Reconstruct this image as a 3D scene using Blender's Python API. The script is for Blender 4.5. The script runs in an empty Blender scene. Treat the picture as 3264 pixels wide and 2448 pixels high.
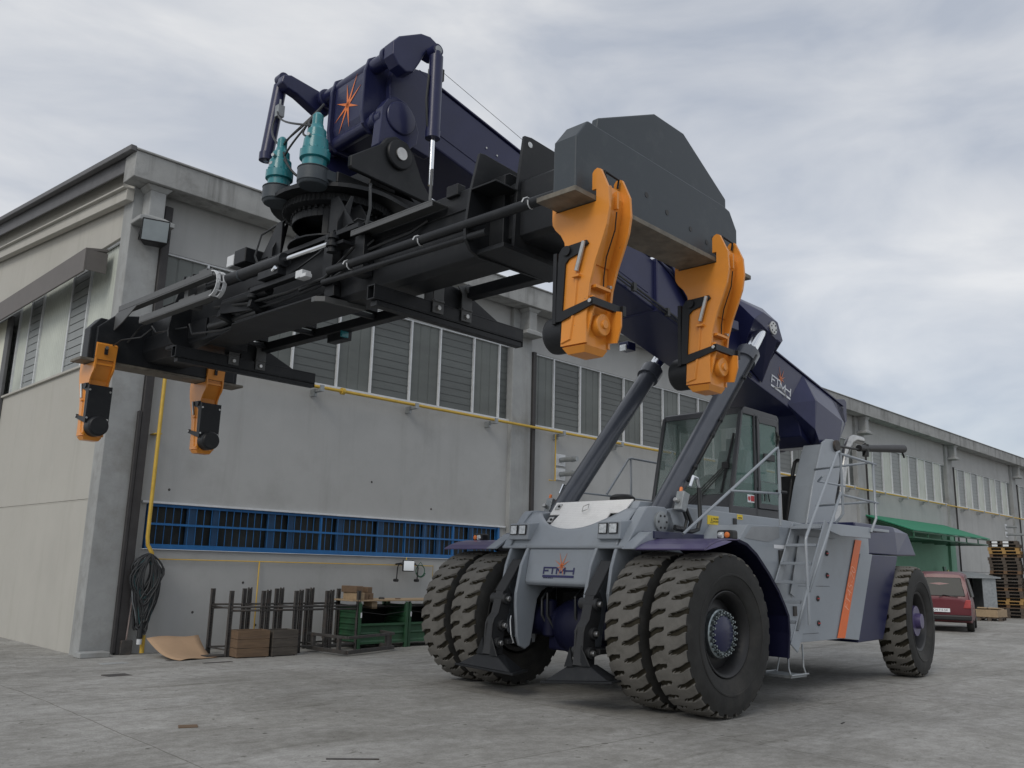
import bpy, bmesh, math, random
from mathutils import Vector, Matrix
R = math.radians
random.seed(7)
sc = bpy.context.scene
col = sc.collection
# ---------------- camera ----------------
cd = bpy.data.cameras.new('camera'); cam = bpy.data.objects.new('camera', cd); col.objects.link(cam)
cd.sensor_width = 36; cd.lens = 30.63; cd.clip_end = 3000; cd.clip_start = 0.05
rt = Vector((0.70503, -0.70874, 0.02484)); up = Vector((-0.16362, -0.12848, 0.97812)); bk = rt.cross(up)
m = Matrix((rt, up, bk)).transposed().to_4x4(); m.translation = Vector((0, 0, 1.6)); cam.matrix_world = m
sc.camera = cam
# ---------------- light ----------------
w = bpy.data.worlds.new('World'); sc.world = w; w.use_nodes = True
nt = w.node_tree; nt.nodes.clear()
def N(t, tree=None, **k):
    n = (tree or nt).nodes.new(t)
    for a, b in k.items(): setattr(n, a, b)
    return n
SUN_EL, SUN_DIR = R(38), Vector((-0.95, -0.30, 0))
out = N('ShaderNodeOutputWorld'); bg = N('ShaderNodeBackground'); bg.inputs[1].default_value = 0.1
sky = N('ShaderNodeTexSky', sky_type='NISHITA', sun_disc=False, sun_elevation=SUN_EL, sun_rotation=math.atan2(SUN_DIR.x, SUN_DIR.y))
tc = N('ShaderNodeTexCoord'); mp = N('ShaderNodeMapping'); mp.inputs['Rotation'].default_value = (0.25, 0.1, 0.9); mp.inputs['Scale'].default_value = (1.1, 1.9, 4.2)
n1 = N('ShaderNodeTexNoise'); n1.inputs['Scale'].default_value = 2.3; n1.inputs['Detail'].default_value = 9; n1.inputs['Roughness'].default_value = .52; n1.inputs['Distortion'].default_value = .35
n2 = N('ShaderNodeTexNoise'); n2.inputs['Scale'].default_value = 1.0; n2.inputs['Detail'].default_value = 3
r1 = N('ShaderNodeValToRGB'); r1.color_ramp.elements[0].position = .34; r1.color_ramp.elements[1].position = .70
r1.color_ramp.elements[0].color = (5.0, 5.35, 6.0, 1); r1.color_ramp.elements[1].color = (8.3, 8.3, 8.3, 1)
r2 = N('ShaderNodeValToRGB'); r2.color_ramp.elements[0].position = .40; r2.color_ramp.elements[1].position = .62
r2.color_ramp.elements[0].color = (.80, .80, .80, 1); r2.color_ramp.elements[1].color = (1, 1, 1, 1)
mx = N('ShaderNodeMix', data_type='RGBA'); L_ = nt.links.new
L_(tc.outputs['Generated'], mp.inputs[0]); L_(mp.outputs[0], n1.inputs[0]); L_(tc.outputs['Generated'], n2.inputs[0])
L_(n1.outputs[0], r1.inputs[0]); L_(n2.outputs[0], r2.inputs[0]); 
mm = N('ShaderNodeMath', operation='MULTIPLY'); mm.inputs[1].default_value = .93
L_(r2.outputs[0], mm.inputs[0])
L_(mm.outputs[0], mx.inputs[0]); L_(sky.outputs[0], mx.inputs[6]); L_(r1.outputs[0], mx.inputs[7])
L_(mx.outputs[2], bg.inputs[0]); L_(bg.outputs[0], out.inputs[0])
sd = bpy.data.lights.new('sun', 'SUN'); sd.energy = 1.05; sd.angle = R(25); sd.color = (1, .95, .86)
so = bpy.data.objects.new('sun', sd); col.objects.link(so)
dv = SUN_DIR.normalized() * math.cos(SUN_EL) + Vector((0, 0, math.sin(SUN_EL)))
so.rotation_euler = dv.to_track_quat('Z', 'Y').to_euler(); so.location = dv * 60
sc.view_settings.view_transform = 'Standard'; sc.view_settings.look = 'None'; sc.view_settings.gamma = 1; sc.view_settings.exposure = 0.08

# ---------------- helpers ----------------
def mat(name, color, rough=.5, metal=0, var=.12, vs=3.0, dirt=None, dirtamt=0, ds=1.2, bump=0, bs=40, stretch=(1,1,1), coat=0, streak=0, spec=.5, chip=None, chipamt=.7, chs=14):
    m = bpy.data.materials.new(name); m.use_nodes = True; t = m.node_tree; b = t.nodes['Principled BSDF']
    b.inputs['Roughness'].default_value = rough; b.inputs['Metallic'].default_value = metal
    b.inputs['Specular IOR Level'].default_value = spec
    if coat: b.inputs['Coat Weight'].default_value = coat; b.inputs['Coat Roughness'].default_value = .08
    tc = N('ShaderNodeTexCoord', t); mp = N('ShaderNodeMapping', t); mp.inputs['Scale'].default_value = stretch
    t.links.new(tc.outputs['Object'], mp.inputs[0])
    n = N('ShaderNodeTexNoise', t); n.inputs['Scale'].default_value = vs; n.inputs['Detail'].default_value = 6; n.inputs['Roughness'].default_value = .62
    t.links.new(mp.outputs[0], n.inputs[0])
    r = N('ShaderNodeValToRGB', t); e = r.color_ramp.elements
    e[0].position = .3; e[1].position = .7
    e[0].color = tuple(c * (1 - var) for c in color) + (1,); e[1].color = tuple(min(1, c * (1 + var)) for c in color) + (1,)
    t.links.new(n.outputs[0], r.inputs[0]); last = r.outputs[0]
    def over(fac, dcol, amt):
        nonlocal last
        x = N('ShaderNodeMix', t, data_type='RGBA'); mu = N('ShaderNodeMath', t, operation='MULTIPLY'); mu.inputs[1].default_value = amt
        t.links.new(fac, mu.inputs[0]); t.links.new(mu.outputs[0], x.inputs[0]); t.links.new(last, x.inputs[6]); x.inputs[7].default_value = dcol + (1,)
        last = x.outputs[2]
    if dirt:
        d = N('ShaderNodeTexNoise', t); d.inputs['Scale'].default_value = ds; d.inputs['Detail'].default_value = 8; d.inputs['Roughness'].default_value = .7
        t.links.new(mp.outputs[0], d.inputs[0]); dr = N('ShaderNodeValToRGB', t); dr.color_ramp.elements[0].position = .52; dr.color_ramp.elements[1].position = .72
        t.links.new(d.outputs[0], dr.inputs[0]); over(dr.outputs[0], dirt, dirtamt)
    if streak:
        mp2 = N('ShaderNodeMapping', t); mp2.inputs['Scale'].default_value = (1.7, 1.7, .12); t.links.new(tc.outputs['Object'], mp2.inputs[0])
        d = N('ShaderNodeTexNoise', t); d.inputs['Scale'].default_value = 1.6; d.inputs['Detail'].default_value = 7; d.inputs['Roughness'].default_value = .65
        t.links.new(mp2.outputs[0], d.inputs[0]); dr = N('ShaderNodeValToRGB', t); dr.color_ramp.elements[0].position = .52; dr.color_ramp.elements[1].position = .75
        t.links.new(d.outputs[0], dr.inputs[0]); over(dr.outputs[0], dirt or (.1, .1, .1), streak)
    if chip:
        d = N('ShaderNodeTexNoise', t); d.inputs['Scale'].default_value = chs; d.inputs['Detail'].default_value = 9; d.inputs['Roughness'].default_value = .72
        t.links.new(tc.outputs['Object'], d.inputs[0]); dr = N('ShaderNodeValToRGB', t); dr.color_ramp.elements[0].position = .655; dr.color_ramp.elements[1].position = .69
        t.links.new(d.outputs[0], dr.inputs[0]); over(dr.outputs[0], chip, chipamt)
    t.links.new(last, b.inputs['Base Color'])
    if bump:
        bn = N('ShaderNodeTexNoise', t); bn.inputs['Scale'].default_value = bs; bn.inputs['Detail'].default_value = 5
        t.links.new(mp.outputs[0], bn.inputs[0]); bb = N('ShaderNodeBump', t); bb.inputs['Strength'].default_value = bump; bb.inputs['Distance'].default_value = .01
        t.links.new(bn.outputs[0], bb.inputs['Height']); t.links.new(bb.outputs[0], b.inputs['Normal'])
    # roughness breakup
    rr = N('ShaderNodeMapRange', t); rr.inputs[3].default_value = max(.02, rough - .07); rr.inputs[4].default_value = min(1, rough + .10)
    t.links.new(n.outputs[0], rr.inputs[0]); t.links.new(rr.outputs[0], b.inputs['Roughness'])
    return m
def glassmat(name, color, rough=.03, alpha=.35):
    m = bpy.data.materials.new(name); m.use_nodes = True; t = m.node_tree; b = t.nodes['Principled BSDF']
    b.inputs['Base Color'].default_value = color + (1,); b.inputs['Roughness'].default_value = rough; b.inputs['Alpha'].default_value = alpha
    b.inputs['Specular IOR Level'].default_value = .9
    return m
class MB:
    def __init__(s): s.v = []; s.f = []; s.m = []; s.s = []
    def add(s, vs, fs, mi=0, sm=False):
        o = len(s.v); s.v += [tuple(v) for v in vs]
        for f in fs: s.f.append([i + o for i in f]); s.m.append(mi); s.s.append(sm)
        return s
    def box(s, x0, x1, y0, y1, z0, z1, mi=0):
        v = [(x, y, z) for z in (z0, z1) for y in (y0, y1) for x in (x0, x1)]
        return s.add(v, [(0,2,3,1),(4,5,7,6),(0,1,5,4),(2,6,7,3),(0,4,6,2),(1,3,7,5)], mi)
    def prism(s, pts, ax, a, b, mi=0, sm=False):
        def P(p, c): return {'x': (c, p[0], p[1]), 'y': (p[0], c, p[1]), 'z': (p[0], p[1], c)}[ax]
        n = len(pts); v = [P(p, a) for p in pts] + [P(p, b) for p in pts]
        s.add(v, [list(range(n))[::-1], list(range(n, 2 * n))], mi)
        o = len(s.v) - 2 * n
        for i in range(n):
            j = (i + 1) % n; s.f.append([o + i, o + j, o + n + j, o + n + i]); s.m.append(mi); s.s.append(sm)
        return s
    def loft(s, A, B, mi=0):
        n = len(A); return s.add(list(A) + list(B), [list(range(n))[::-1], list(range(n, 2 * n))] + [(i, (i + 1) % n, n + (i + 1) % n, n + i) for i in range(n)], mi)
    def cyl(s, p0, p1, r, r1=None, n=20, mi=0, cap=True, sm=True):
        return s.tube([p0, p1], [r, r if r1 is None else r1], n, mi, cap, sm)
    def tube(s, path, r, n=8, mi=0, cap=True, sm=True):
        P = [Vector(p) for p in path]; k = len(P)
        rs = r if isinstance(r, (list, tuple)) else [r] * k
        t0 = (P[1] - P[0]).normalized(); a = Vector((0, 0, 1)) if abs(t0.z) < .9 else Vector((1, 0, 0))
        u = t0.cross(a).normalized(); vs = []
        for i in range(k):
            t = (P[min(i + 1, k - 1)] - P[max(i - 1, 0)]); t = t.normalized() if t.length > 1e-9 else t0
            if i in (0, k - 1) or True:
                u = (u - t * u.dot(t)).normalized()
            w_ = t.cross(u)
            for j in range(n):
                an = 2 * math.pi * j / n; vs.append(P[i] + (u * math.cos(an) + w_ * math.sin(an)) * rs[i])
        fs = [(i * n + j, i * n + (j + 1) % n, (i + 1) * n + (j + 1) % n, (i + 1) * n + j) for i in range(k - 1) for j in range(n)]
        o = len(s.v); s.add(vs, fs, mi, sm)
        if cap: s.f += [[o + j for j in range(n)][::-1], [o + (k - 1) * n + j for j in range(n)]]; s.m += [mi, mi]; s.s += [False, False]
        return s
    def lathe(s, prof, org, ax, n=24, mi=0, sm=True, cap=True):
        org = Vector(org); ax = Vector(ax).normalized(); a = Vector((0, 0, 1)) if abs(ax.z) < .9 else Vector((1, 0, 0)); u = ax.cross(a).normalized(); w_ = ax.cross(u)
        vs = [org + ax * h + (u * math.cos(2 * math.pi * j / n) + w_ * math.sin(2 * math.pi * j / n)) * r for r, h in prof for j in range(n)]
        k = len(prof); fs = [(i * n + j, i * n + (j + 1) % n, (i + 1) * n + (j + 1) % n, (i + 1) * n + j) for i in range(k - 1) for j in range(n)]
        if cap: fs += [tuple(range(n))[::-1], tuple((k - 1) * n + j for j in range(n))]
        return s.add(vs, fs, mi, sm)
    def beam(s, p0, p1, wd, ht, mi=0, upv=(0, 0, 1)):
        p0, p1 = Vector(p0), Vector(p1); t = (p1 - p0).normalized(); a = Vector(upv)
        if abs(t.dot(a)) > .98: a = Vector((1, 0, 0))
        u = t.cross(a).normalized() * wd / 2; v = u.cross(t).normalized() * ht / 2
        A = [p0 - u - v, p0 + u - v, p0 + u + v, p0 - u + v]; B = [p + (p1 - p0) for p in A]
        return s.loft(A, B, mi)
    def build(s, name, mats, parent=None, bev=0, loc=None, seg=1):
        me = bpy.data.meshes.new(name); me.from_pydata(s.v, [], s.f)
        if not isinstance(mats, (list, tuple)): mats = [mats]
        for x in mats: me.materials.append(x)
        for p, mi, sm in zip(me.polygons, s.m, s.s): p.material_index = mi; p.use_smooth = sm
        bm = bmesh.new(); bm.from_mesh(me); bmesh.ops.recalc_face_normals(bm, faces=bm.faces)
        for e in bm.edges:
            if len(e.link_faces) == 2 and e.calc_face_angle(0) > R(35): e.smooth = False
        bm.to_mesh(me); bm.free()
        o = bpy.data.objects.new(name, me); col.objects.link(o)
        if parent: o.parent = parent
        if loc: o.location = loc
        if bev:
            b = o.modifiers.new('bevel', 'BEVEL'); b.width = bev; b.segments = seg; b.limit_method = 'ANGLE'; b.angle_limit = R(40)
        return o
def empty(name, loc, rz=0, parent=None):
    o = bpy.data.objects.new(name, None); col.objects.link(o); o.location = loc; o.rotation_euler = (0, 0, rz); o.empty_display_size = .2
    if parent: o.parent = parent
    return o
def tag(o, label=None, cat=None, group=None, kind=None):
    for k, v in (('label', label), ('category', cat), ('group', group), ('kind', kind)):
        if v: o[k] = v
    return o
def copy_tree(o, parent=None):
    c = o.copy(); col.objects.link(c); c.parent = parent
    for ch in list(o.children): copy_tree(ch, c)
    return c
def textmesh(s, size, depth=.003, shear=0, bold=0):
    c = bpy.data.curves.new('t', 'FONT'); c.body = s; c.size = size; c.extrude = depth; c.shear = shear; c.align_x = 'CENTER'; c.align_y = 'CENTER'; c.resolution_u = 3; c.offset = bold
    o = bpy.data.objects.new('t', c); col.objects.link(o)
    bpy.context.view_layer.update()
    me = bpy.data.meshes.new_from_object(o); vs = [tuple(v.co) for v in me.vertices]; fs = [list(p.vertices) for p in me.polygons]
    bpy.data.objects.remove(o); return vs, fs
def place(vs, org, ex, ey):      # local (x,y,z) -> org + x*ex + y*ey + z*(ex x ey)
    ex, ey = Vector(ex), Vector(ey); ez = ex.cross(ey).normalized(); org = Vector(org)
    return [org + ex * v[0] + ey * v[1] + ez * v[2] for v in vs]
def arc(cx, cy, r, a0, a1, n):
    return [(cx + r * math.cos(R(a0 + (a1 - a0) * i / n)), cy + r * math.sin(R(a0 + (a1 - a0) * i / n))) for i in range(n + 1)]
# ---------------- materials ----------------
M = {}
M['conc'] = mat('wall_concrete', (.41, .415, .41), .9, var=.045, vs=1.3, dirt=(.22, .215, .20), dirtamt=.28, ds=.55, bump=.35, bs=60, streak=.25, spec=.2)
M['conc2'] = mat('sunlit_gable_concrete', (.44, .43, .395), .9, var=.05, vs=.9, dirt=(.30, .29, .25), dirtamt=.35, ds=.45, bump=.35, bs=60, streak=.3, spec=.2)  # same concrete as the long wall, sunlight painted in as a lighter, warmer tone
M['fascia'] = mat('weathered_fascia_concrete', (.33, .335, .33), .92, var=.12, vs=2, dirt=(.08, .08, .075), dirtamt=.45, ds=1.4, bump=.5, bs=50, streak=.75, spec=.2)
M['pillar'] = mat('pillar_concrete', (.33, .34, .34), .9, var=.1, vs=2, dirt=(.15, .14, .12), dirtamt=.5, ds=.9, bump=.4, bs=60, streak=.4, spec=.2)
M['darkpipe'] = mat('dark_brown_metal', (.035, .033, .034), .6, var=.3, vs=4)
M['roofmetal'] = mat('dark_roof_metal', (.10, .10, .105), .6, var=.2)
M['awnbox'] = mat('brown_grey_sheet', (.135, .125, .12), .7, var=.08, dirt=(.08,.07,.07), dirtamt=.3)
M['white'] = mat('white_aluminium', (.62, .64, .66), .5, var=.1, vs=6)
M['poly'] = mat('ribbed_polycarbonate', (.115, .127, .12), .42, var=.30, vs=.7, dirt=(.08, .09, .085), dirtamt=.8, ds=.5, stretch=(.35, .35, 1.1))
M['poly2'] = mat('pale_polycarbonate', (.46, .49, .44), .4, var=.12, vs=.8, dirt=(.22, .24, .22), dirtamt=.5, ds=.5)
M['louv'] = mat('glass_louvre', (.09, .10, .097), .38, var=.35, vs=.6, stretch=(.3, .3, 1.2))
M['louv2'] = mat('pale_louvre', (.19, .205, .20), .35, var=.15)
M['blue'] = mat('blue_steel', (.014, .125, .34), .45, var=.15, vs=5)
M['bluedk'] = mat('recess_shaded_blue', (.012, .055, .13), .5)  # blue steel darkened, painting recess shade into the inner frames
M['dkglass'] = mat('dark_window_glass', (.018, .021, .02), .38, spec=.35, var=.6, vs=1.2)
M['yel'] = mat('yellow_pipe_paint', (.55, .36, .05), .5, var=.12, vs=6)
M['galv'] = mat('galvanised_steel', (.30, .32, .33), .45, metal=.5, var=.2, vs=9)
M['green'] = mat('green_canopy', (.02, .22, .12), .6, var=.15, vs=3)
M['greenwall'] = mat('green_painted_wall', (.16, .33, .23), .8, var=.08, vs=1.4, streak=.2, dirt=(.1, .2, .14))
M['greendk'] = mat('dark_green_steel', (.015, .09, .045), .5)
M['stillage'] = mat('green_stillage_steel', (.02, .075, .035), .55, var=.25, vs=5, dirt=(.03, .06, .03), dirtamt=.6, ds=3)
M['rust'] = mat('dark_rusty_steel', (.055, .052, .05), .7, var=.35, vs=12, dirt=(.10, .055, .03), dirtamt=.5, ds=7)
M['wood'] = mat('old_wood', (.15, .098, .06), .8, var=.25, vs=7, stretch=(.4, 4, 4), dirt=(.08, .06, .045), dirtamt=.6, ds=3)
M['wood2'] = mat('grey_weathered_wood', (.085, .074, .063), .85, var=.3, vs=7, stretch=(.4, 4, 4))
M['wood3'] = mat('fresh_plywood', (.34, .25, .155), .7, var=.12, vs=5, stretch=(.5, 3, 3))
M['card'] = mat('cardboard', (.40, .27, .17), .85, var=.07, vs=3)
M['hose'] = mat('black_hose_rubber', (.018, .02, .022), .45, var=.3, vs=6)
M['hose2'] = mat('dark_teal_cable', (.015, .055, .06), .5, var=.3)
M['hose3'] = mat('grey_cable_sheath', (.12, .13, .14), .5, var=.3)
M['mirror'] = mat('mirror_glass', (.9, .92, .93), .02, metal=1, var=.01)
M['blk'] = mat('black_plastic', (.012, .012, .013), .45, var=.2)
M['blk2'] = mat('black_steel_paint', (.022, .023, .025), .5, var=.15)
M['gblack'] = mat('graphite_machine_paint', (.013, .0145, .017), .45, spec=.3, chip=(.06, .06, .06), chipamt=.35, var=.10, vs=2.5, dirt=(.09, .09, .085), dirtamt=.15, ds=4, bump=.05, bs=90)
M['gplate'] = mat('graphite_plate_paint', (.050, .061, .072), .50, spec=.35, chip=(.13, .14, .14), chipamt=.5, var=.08, vs=1.5, dirt=(.15, .16, .16), dirtamt=.2, ds=3, bump=.06, bs=90)
M['navy'] = mat('navy_violet_paint', (.014, .017, .062), .33, chip=(.07, .07, .10), chipamt=.4, var=.10, vs=2, dirt=(.05, .05, .10), dirtamt=.2, ds=2, coat=.12, spec=.4)
M['navydk'] = mat('dark_navy_and_axle_shade', (.006, .007, .028), .5, var=.1, vs=2, spec=.25)  # mudguard navy; on the front axle it paints in the underbody shade
M['tray'] = mat('dull_grey_tray_steel', (.085, .088, .09), .5, var=.12, vs=4)
M['violet'] = mat('dusty_violet_paint', (.075, .06, .15), .35, var=.12, vs=3, dirt=(.16, .14, .22), dirtamt=.45, ds=2.0, coat=.2)
M['grey'] = mat('light_grey_machine_paint', (.275, .305, .34), .38, chip=(.16, .16, .155), chipamt=.35, var=.05, vs=2, dirt=(.22, .225, .22), dirtamt=.35, ds=2.5, coat=.15, bump=.03, bs=120)
M['orange'] = mat('orange_paint', (.68, .255, .03), .40, chip=(.16, .10, .06), chipamt=.75, var=.07, vs=3, dirt=(.5, .19, .04), dirtamt=.35, ds=4, coat=.2, bump=.04, bs=70)
M['orange2'] = mat('orange_decal', (.80, .16, .03), .4, var=.05)
M['orange3'] = mat('orange_star_decal', (.75, .20, .05), .4, var=.05)
M['teal'] = mat('teal_gearbox_paint', (.015, .19, .22), .35, var=.12, vs=6, coat=.3)
M['chrome'] = mat('polished_chrome', (.80, .82, .84), .12, metal=1, var=.03)
M['hubm'] = mat('dull_plated_hub_ring', (.30, .34, .35), .3, metal=.8, var=.35, vs=20)
M['steel'] = mat('bare_steel', (.48, .48, .47), .32, metal=.9, var=.15, vs=14)
M['tread'] = mat('dusty_tyre_tread', (.150, .144, .132), .9, var=.18, vs=5, dirt=(.07, .065, .055), dirtamt=.6, ds=3, bump=.5, bs=60, spec=.2)
M['rubber'] = mat('tyre_sidewall_rubber', (.030, .030, .029), .75, var=.25, vs=5, dirt=(.07, .065, .058), dirtamt=.5, ds=2.2, bump=.2, bs=40, spec=.3)
M['groove'] = mat('dark_groove_rubber', (.035, .031, .022), .9, var=.3, vs=8, spec=.2)
M['brownedge'] = mat('worn_plate_edge', (.14, .125, .10), .6, var=.4, vs=9)
M['glass'] = glassmat('cab_glass', (.16, .22, .20), .02, .30)
M['glass2'] = glassmat('greenish_cab_glass', (.14, .27, .23), .02, .34)
M['floodglass'] = mat('floodlight_glass', (.30, .34, .36), .12, var=.12, vs=2)
M['lens'] = mat('clear_lamp_lens', (.55, .57, .58), .15, var=.35, vs=30, metal=.4)
M['amber'] = mat('amber_lamp_lens', (.75, .2, .04), .25, var=.1)
M['sign'] = mat('yellow_sign', (.75, .55, .03), .5, var=.03)
M['signtxt'] = mat('black_print', (.02, .02, .02), .5)
M['whitep'] = mat('white_print', (.75, .77, .8), .5, var=.02)
M['red'] = mat('red_paint', (.45, .02, .025), .4, var=.1)
M['carred'] = mat('car_red_paint', (.115, .014, .022), .4, var=.05, coat=.2)
M['bluetxt'] = mat('navy_decal', (.02, .02, .10), .4)
# ---------------- ground ----------------
g = MB(); xs = [-60, -20, -8, 0, 6, 12, 20, 30, 45, 70, 120, 400]; ys = [-200, -30, -8, 0, 6, 9, 11, 12, 13, 14, 15, 16, 17, 40, 300]
def gz(y): t = min(1, max(0, (y - 11) / 4)); return -.08 * t * t * (3 - 2 * t)
g.add([(x, y, gz(y)) for y in ys for x in xs], [(j * 12 + i, j * 12 + i + 1, j * 12 + 13 + i, j * 12 + 12 + i) for j in range(len(ys) - 1) for i in range(11)], 0, True)
def groundmat():
    m = bpy.data.materials.new('worn_concrete_yard'); m.use_nodes = True; t = m.node_tree; b = t.nodes['Principled BSDF']; b.inputs['Specular IOR Level'].default_value = .25
    tc = N('ShaderNodeTexCoord', t); ln = t.links.new
    def noise(sc_, det, stretch=(1, 1, 1), rot=0, ro=.6, dist=0):
        mp = N('ShaderNodeMapping', t); mp.inputs['Scale'].default_value = stretch; mp.inputs['Rotation'].default_value = (0, 0, rot); ln(tc.outputs['Object'], mp.inputs[0])
        n = N('ShaderNodeTexNoise', t); n.inputs['Scale'].default_value = sc_; n.inputs['Detail'].default_value = det; n.inputs['Roughness'].default_value = ro; n.inputs['Distortion'].default_value = dist
        ln(mp.outputs[0], n.inputs[0]); return n.outputs[0]
    def ramp(s, a, b_, c0, c1):
        r = N('ShaderNodeValToRGB', t); r.color_ramp.elements[0].position = a; r.color_ramp.elements[1].position = b_; r.color_ramp.elements[0].color = c0 + (1,); r.color_ramp.elements[1].color = c1 + (1,); ln(s, r.inputs[0]); return r.outputs[0]
    def mul(a, b_, f=1):
        x = N('ShaderNodeMix', t, data_type='RGBA', blend_type='MULTIPLY'); x.inputs[0].default_value = f; ln(a, x.inputs[6]); ln(b_, x.inputs[7]); return x.outputs[2]
    base = ramp(noise(.35, 8, ro=.65), .3, .72, (.30, .297, .285), (.44, .435, .42))
    base = mul(base, ramp(noise(.9, 10, (.6, 1.3, 1), R(15), .74, .8), .42, .60, (.82, .815, .80), (1.04, 1.04, 1.04)))
    base = mul(base, ramp(noise(.22, 8, (1, 1.4, 1), R(30), .7, 1.2), .44, .62, (.86, .855, .84), (1.04, 1.04, 1.04)))
    base = mul(base, ramp(noise(.8, 9, (1.3, .35, 1), R(62), .75, 1.0), .56, .68, (1, 1, 1), (.78, .775, .76)))
    base = mul(base, ramp(noise(2.6, 10, (.5, 1.5, 1), R(-12), .78, .6), .60, .68, (1, 1, 1), (.58, .57, .54)))
    base = mul(base, ramp(noise(7, 10, ro=.75), .44, .56, (.86, .855, .85), (1.04, 1.04, 1.04)))
    base = mul(base, ramp(noise(45, 3, ro=.6), .3, .7, (.88, .88, .88), (1.1, 1.1, 1.1)))
    sp = noise(9, 2, ro=.5); base = mul(base, ramp(sp, .27, .31, (.45, .44, .42), (1, 1, 1)))
    # joints / cracks
    v = N('ShaderNodeTexBrick', t); v.inputs['Scale'].default_value = 1; v.inputs['Mortar Size'].default_value = .008; v.inputs['Brick Width'].default_value = 4.6; v.inputs['Row Height'].default_value = 4.2; v.offset = 0
    mp = N('ShaderNodeMapping', t); mp.inputs['Rotation'].default_value = (0, 0, R(2)); mp.inputs['Location'].default_value = (1.3, 2.6, 0); ln(tc.outputs['Object'], mp.inputs[0]); dn = N('ShaderNodeTexNoise', t); dn.inputs['Scale'].default_value = 1.6; dn.inputs['Detail'].default_value = 5
    ln(tc.outputs['Object'], dn.inputs[0]); ad = N('ShaderNodeMix', t, data_type='RGBA', blend_type='ADD'); ad.inputs[0].default_value = .06; ln(mp.outputs[0], ad.inputs[6]); ln(dn.outputs[1], ad.inputs[7]); ln(ad.outputs[2], v.inputs[0])
    base = mul(base, ramp(v.outputs['Fac'], .4, .6, (1, 1, 1), (.62, .61, .59)))
    base = mul(base, ramp(noise(.55, 10, (.25, 2.2, 1), R(-24), .74, .3), .58, .66, (1, 1, 1), (.66, .65, .63)))
    ln(base, b.inputs['Base Color'])
    rr = N('ShaderNodeMapRange', t); rr.inputs[3].default_value = .55; rr.inputs[4].default_value = .95; ln(noise(1.3, 6), rr.inputs[0]); ln(rr.outputs[0], b.inputs['Roughness'])
    bb = N('ShaderNodeBump', t); bb.inputs['Strength'].default_value = .5; bb.inputs['Distance'].default_value = .02; ln(noise(22, 8, ro=.7), bb.inputs['Height']); ln(bb.outputs[0], b.inputs['Normal'])
    return m
tag(g.build('ground', groundmat()), kind='structure')
# ---------------- factory building ----------------
bl = empty('factory_building', (5.85, 16.32, 0))
tag(bl, 'long grey concrete factory hall with louvred strip windows and weathered eaves', 'building')
bl_o = Vector((5.85, 16.32, 0))
def bpart(mb, name, mats, bev=0, parent=None):
    o = mb.build(name, mats, parent or bl, bev); o.location = -bl_o if parent is None else (0, 0, 0); return o
YW = 16.45; XE = 83.0; colx = [5.85, 16.25, 27.05, 37.85, 49.0, 60.2, 71.4, 82.6]
cw = [.60, .75, .8, .85, .85, .85, .85, .85]
wl = MB()
wl.box(5.9, XE, YW, YW + .3, 7.54, 8.75)
wl.box(5.9, XE, YW, YW + .3, 2.66, 5.48)
wl.box(5.9, 6.80, YW, YW + .3, -.3, 2.66); wl.box(6.80, 16.05, YW, YW + .3, -.3, 1.78); wl.box(16.05, 37.9, YW, YW + .3, -.3, 2.66)
wl.box(37.9, 38.9, YW, YW + .3, -.3, 2.66); wl.box(49.0, XE, YW, YW + .3, -.3, 2.66)
wl.box(38.9, 49.0, YW + .001, YW + .3, -.3, 2.66)
bpart(wl, 'wall', M['conc'])
gw = MB(); gw.box(38.4, 49.3, YW - .03, YW - .002, -.2, 4.2); gw.box(48.55, 49.3, 16.29, YW - .002, -.2, 4.0)
bpart(gw, 'green_wall_panel', M['greenwall'])
for k, x in enumerate(colx):
    c = MB(); w_ = cw[k]
    c.box(x, x + w_, 16.32, YW + .31, -.3, 8.61)
    cx_ = x + w_ * .55
    # hopper bracket under the eaves
    c.box(cx_ - .15, cx_ + .15, 15.97, 16.318, 7.98, 8.61)
    c.loft([(cx_ - .34, 15.88, 7.84), (cx_ + .34, 15.88, 7.84), (cx_ + .34, 16.317, 7.84), (cx_ - .34, 16.317, 7.84)], [(cx_ - .34, 15.88, 7.93), (cx_ + .34, 15.88, 7.93), (cx_ + .34, 16.317, 7.93), (cx_ - .34, 16.317, 7.93)]); c.loft([(cx_ - .33, 15.89, 7.931), (cx_ + .33, 15.89, 7.931), (cx_ + .33, 16.317, 7.931), (cx_ - .33, 16.317, 7.931)], [(cx_ - .17, 15.95, 8.0), (cx_ + .17, 15.95, 8.0), (cx_ + .17, 16.317, 8.0), (cx_ - .17, 16.317, 8.0)])
    c.loft([(cx_ - .155, 15.96, 8.5), (cx_ + .155, 15.96, 8.5), (cx_ + .155, 16.317, 8.5), (cx_ - .155, 16.317, 8.5)], [(cx_ - .25, 15.90, 8.60), (cx_ + .25, 15.90, 8.60), (cx_ + .25, 16.317, 8.60), (cx_ - .25, 16.317, 8.60)])
    bpart(c, 'column', M['pillar'], .012)
    d = MB(); d.box(x + w_ + .0, x + w_ + (.16 if k < 1 else .12 if k < 2 else .05), 16.25, 16.44, -.08, 8.4 if k == 0 else 7.5)
    if k == 0: d.box(x + w_ - .07, x + w_ - .003, 16.24, 16.318, -.05, 4.3)
    bpart(d, 'downpipe', M['darkpipe'], .01)
fa = MB(); fa.box(5.62, XE, 15.82, 16.33, 8.61, 9.13); fa.box(5.62, XE, 15.78, 15.86, 9.131, 9.17)
bpart(fa, 'eaves_fascia', M['fascia'], .01)
rf = MB()
GS = .109
def zg(y): return 9.17 + (y - 15.8) * GS
rf.prism([(15.84, 9.14), (15.84, 9.19), (45, zg(45) + .02), (45, zg(45) - .06)], 'x', 5.62, XE)
bpart(rf, 'roof', M['roofmetal'])
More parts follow.
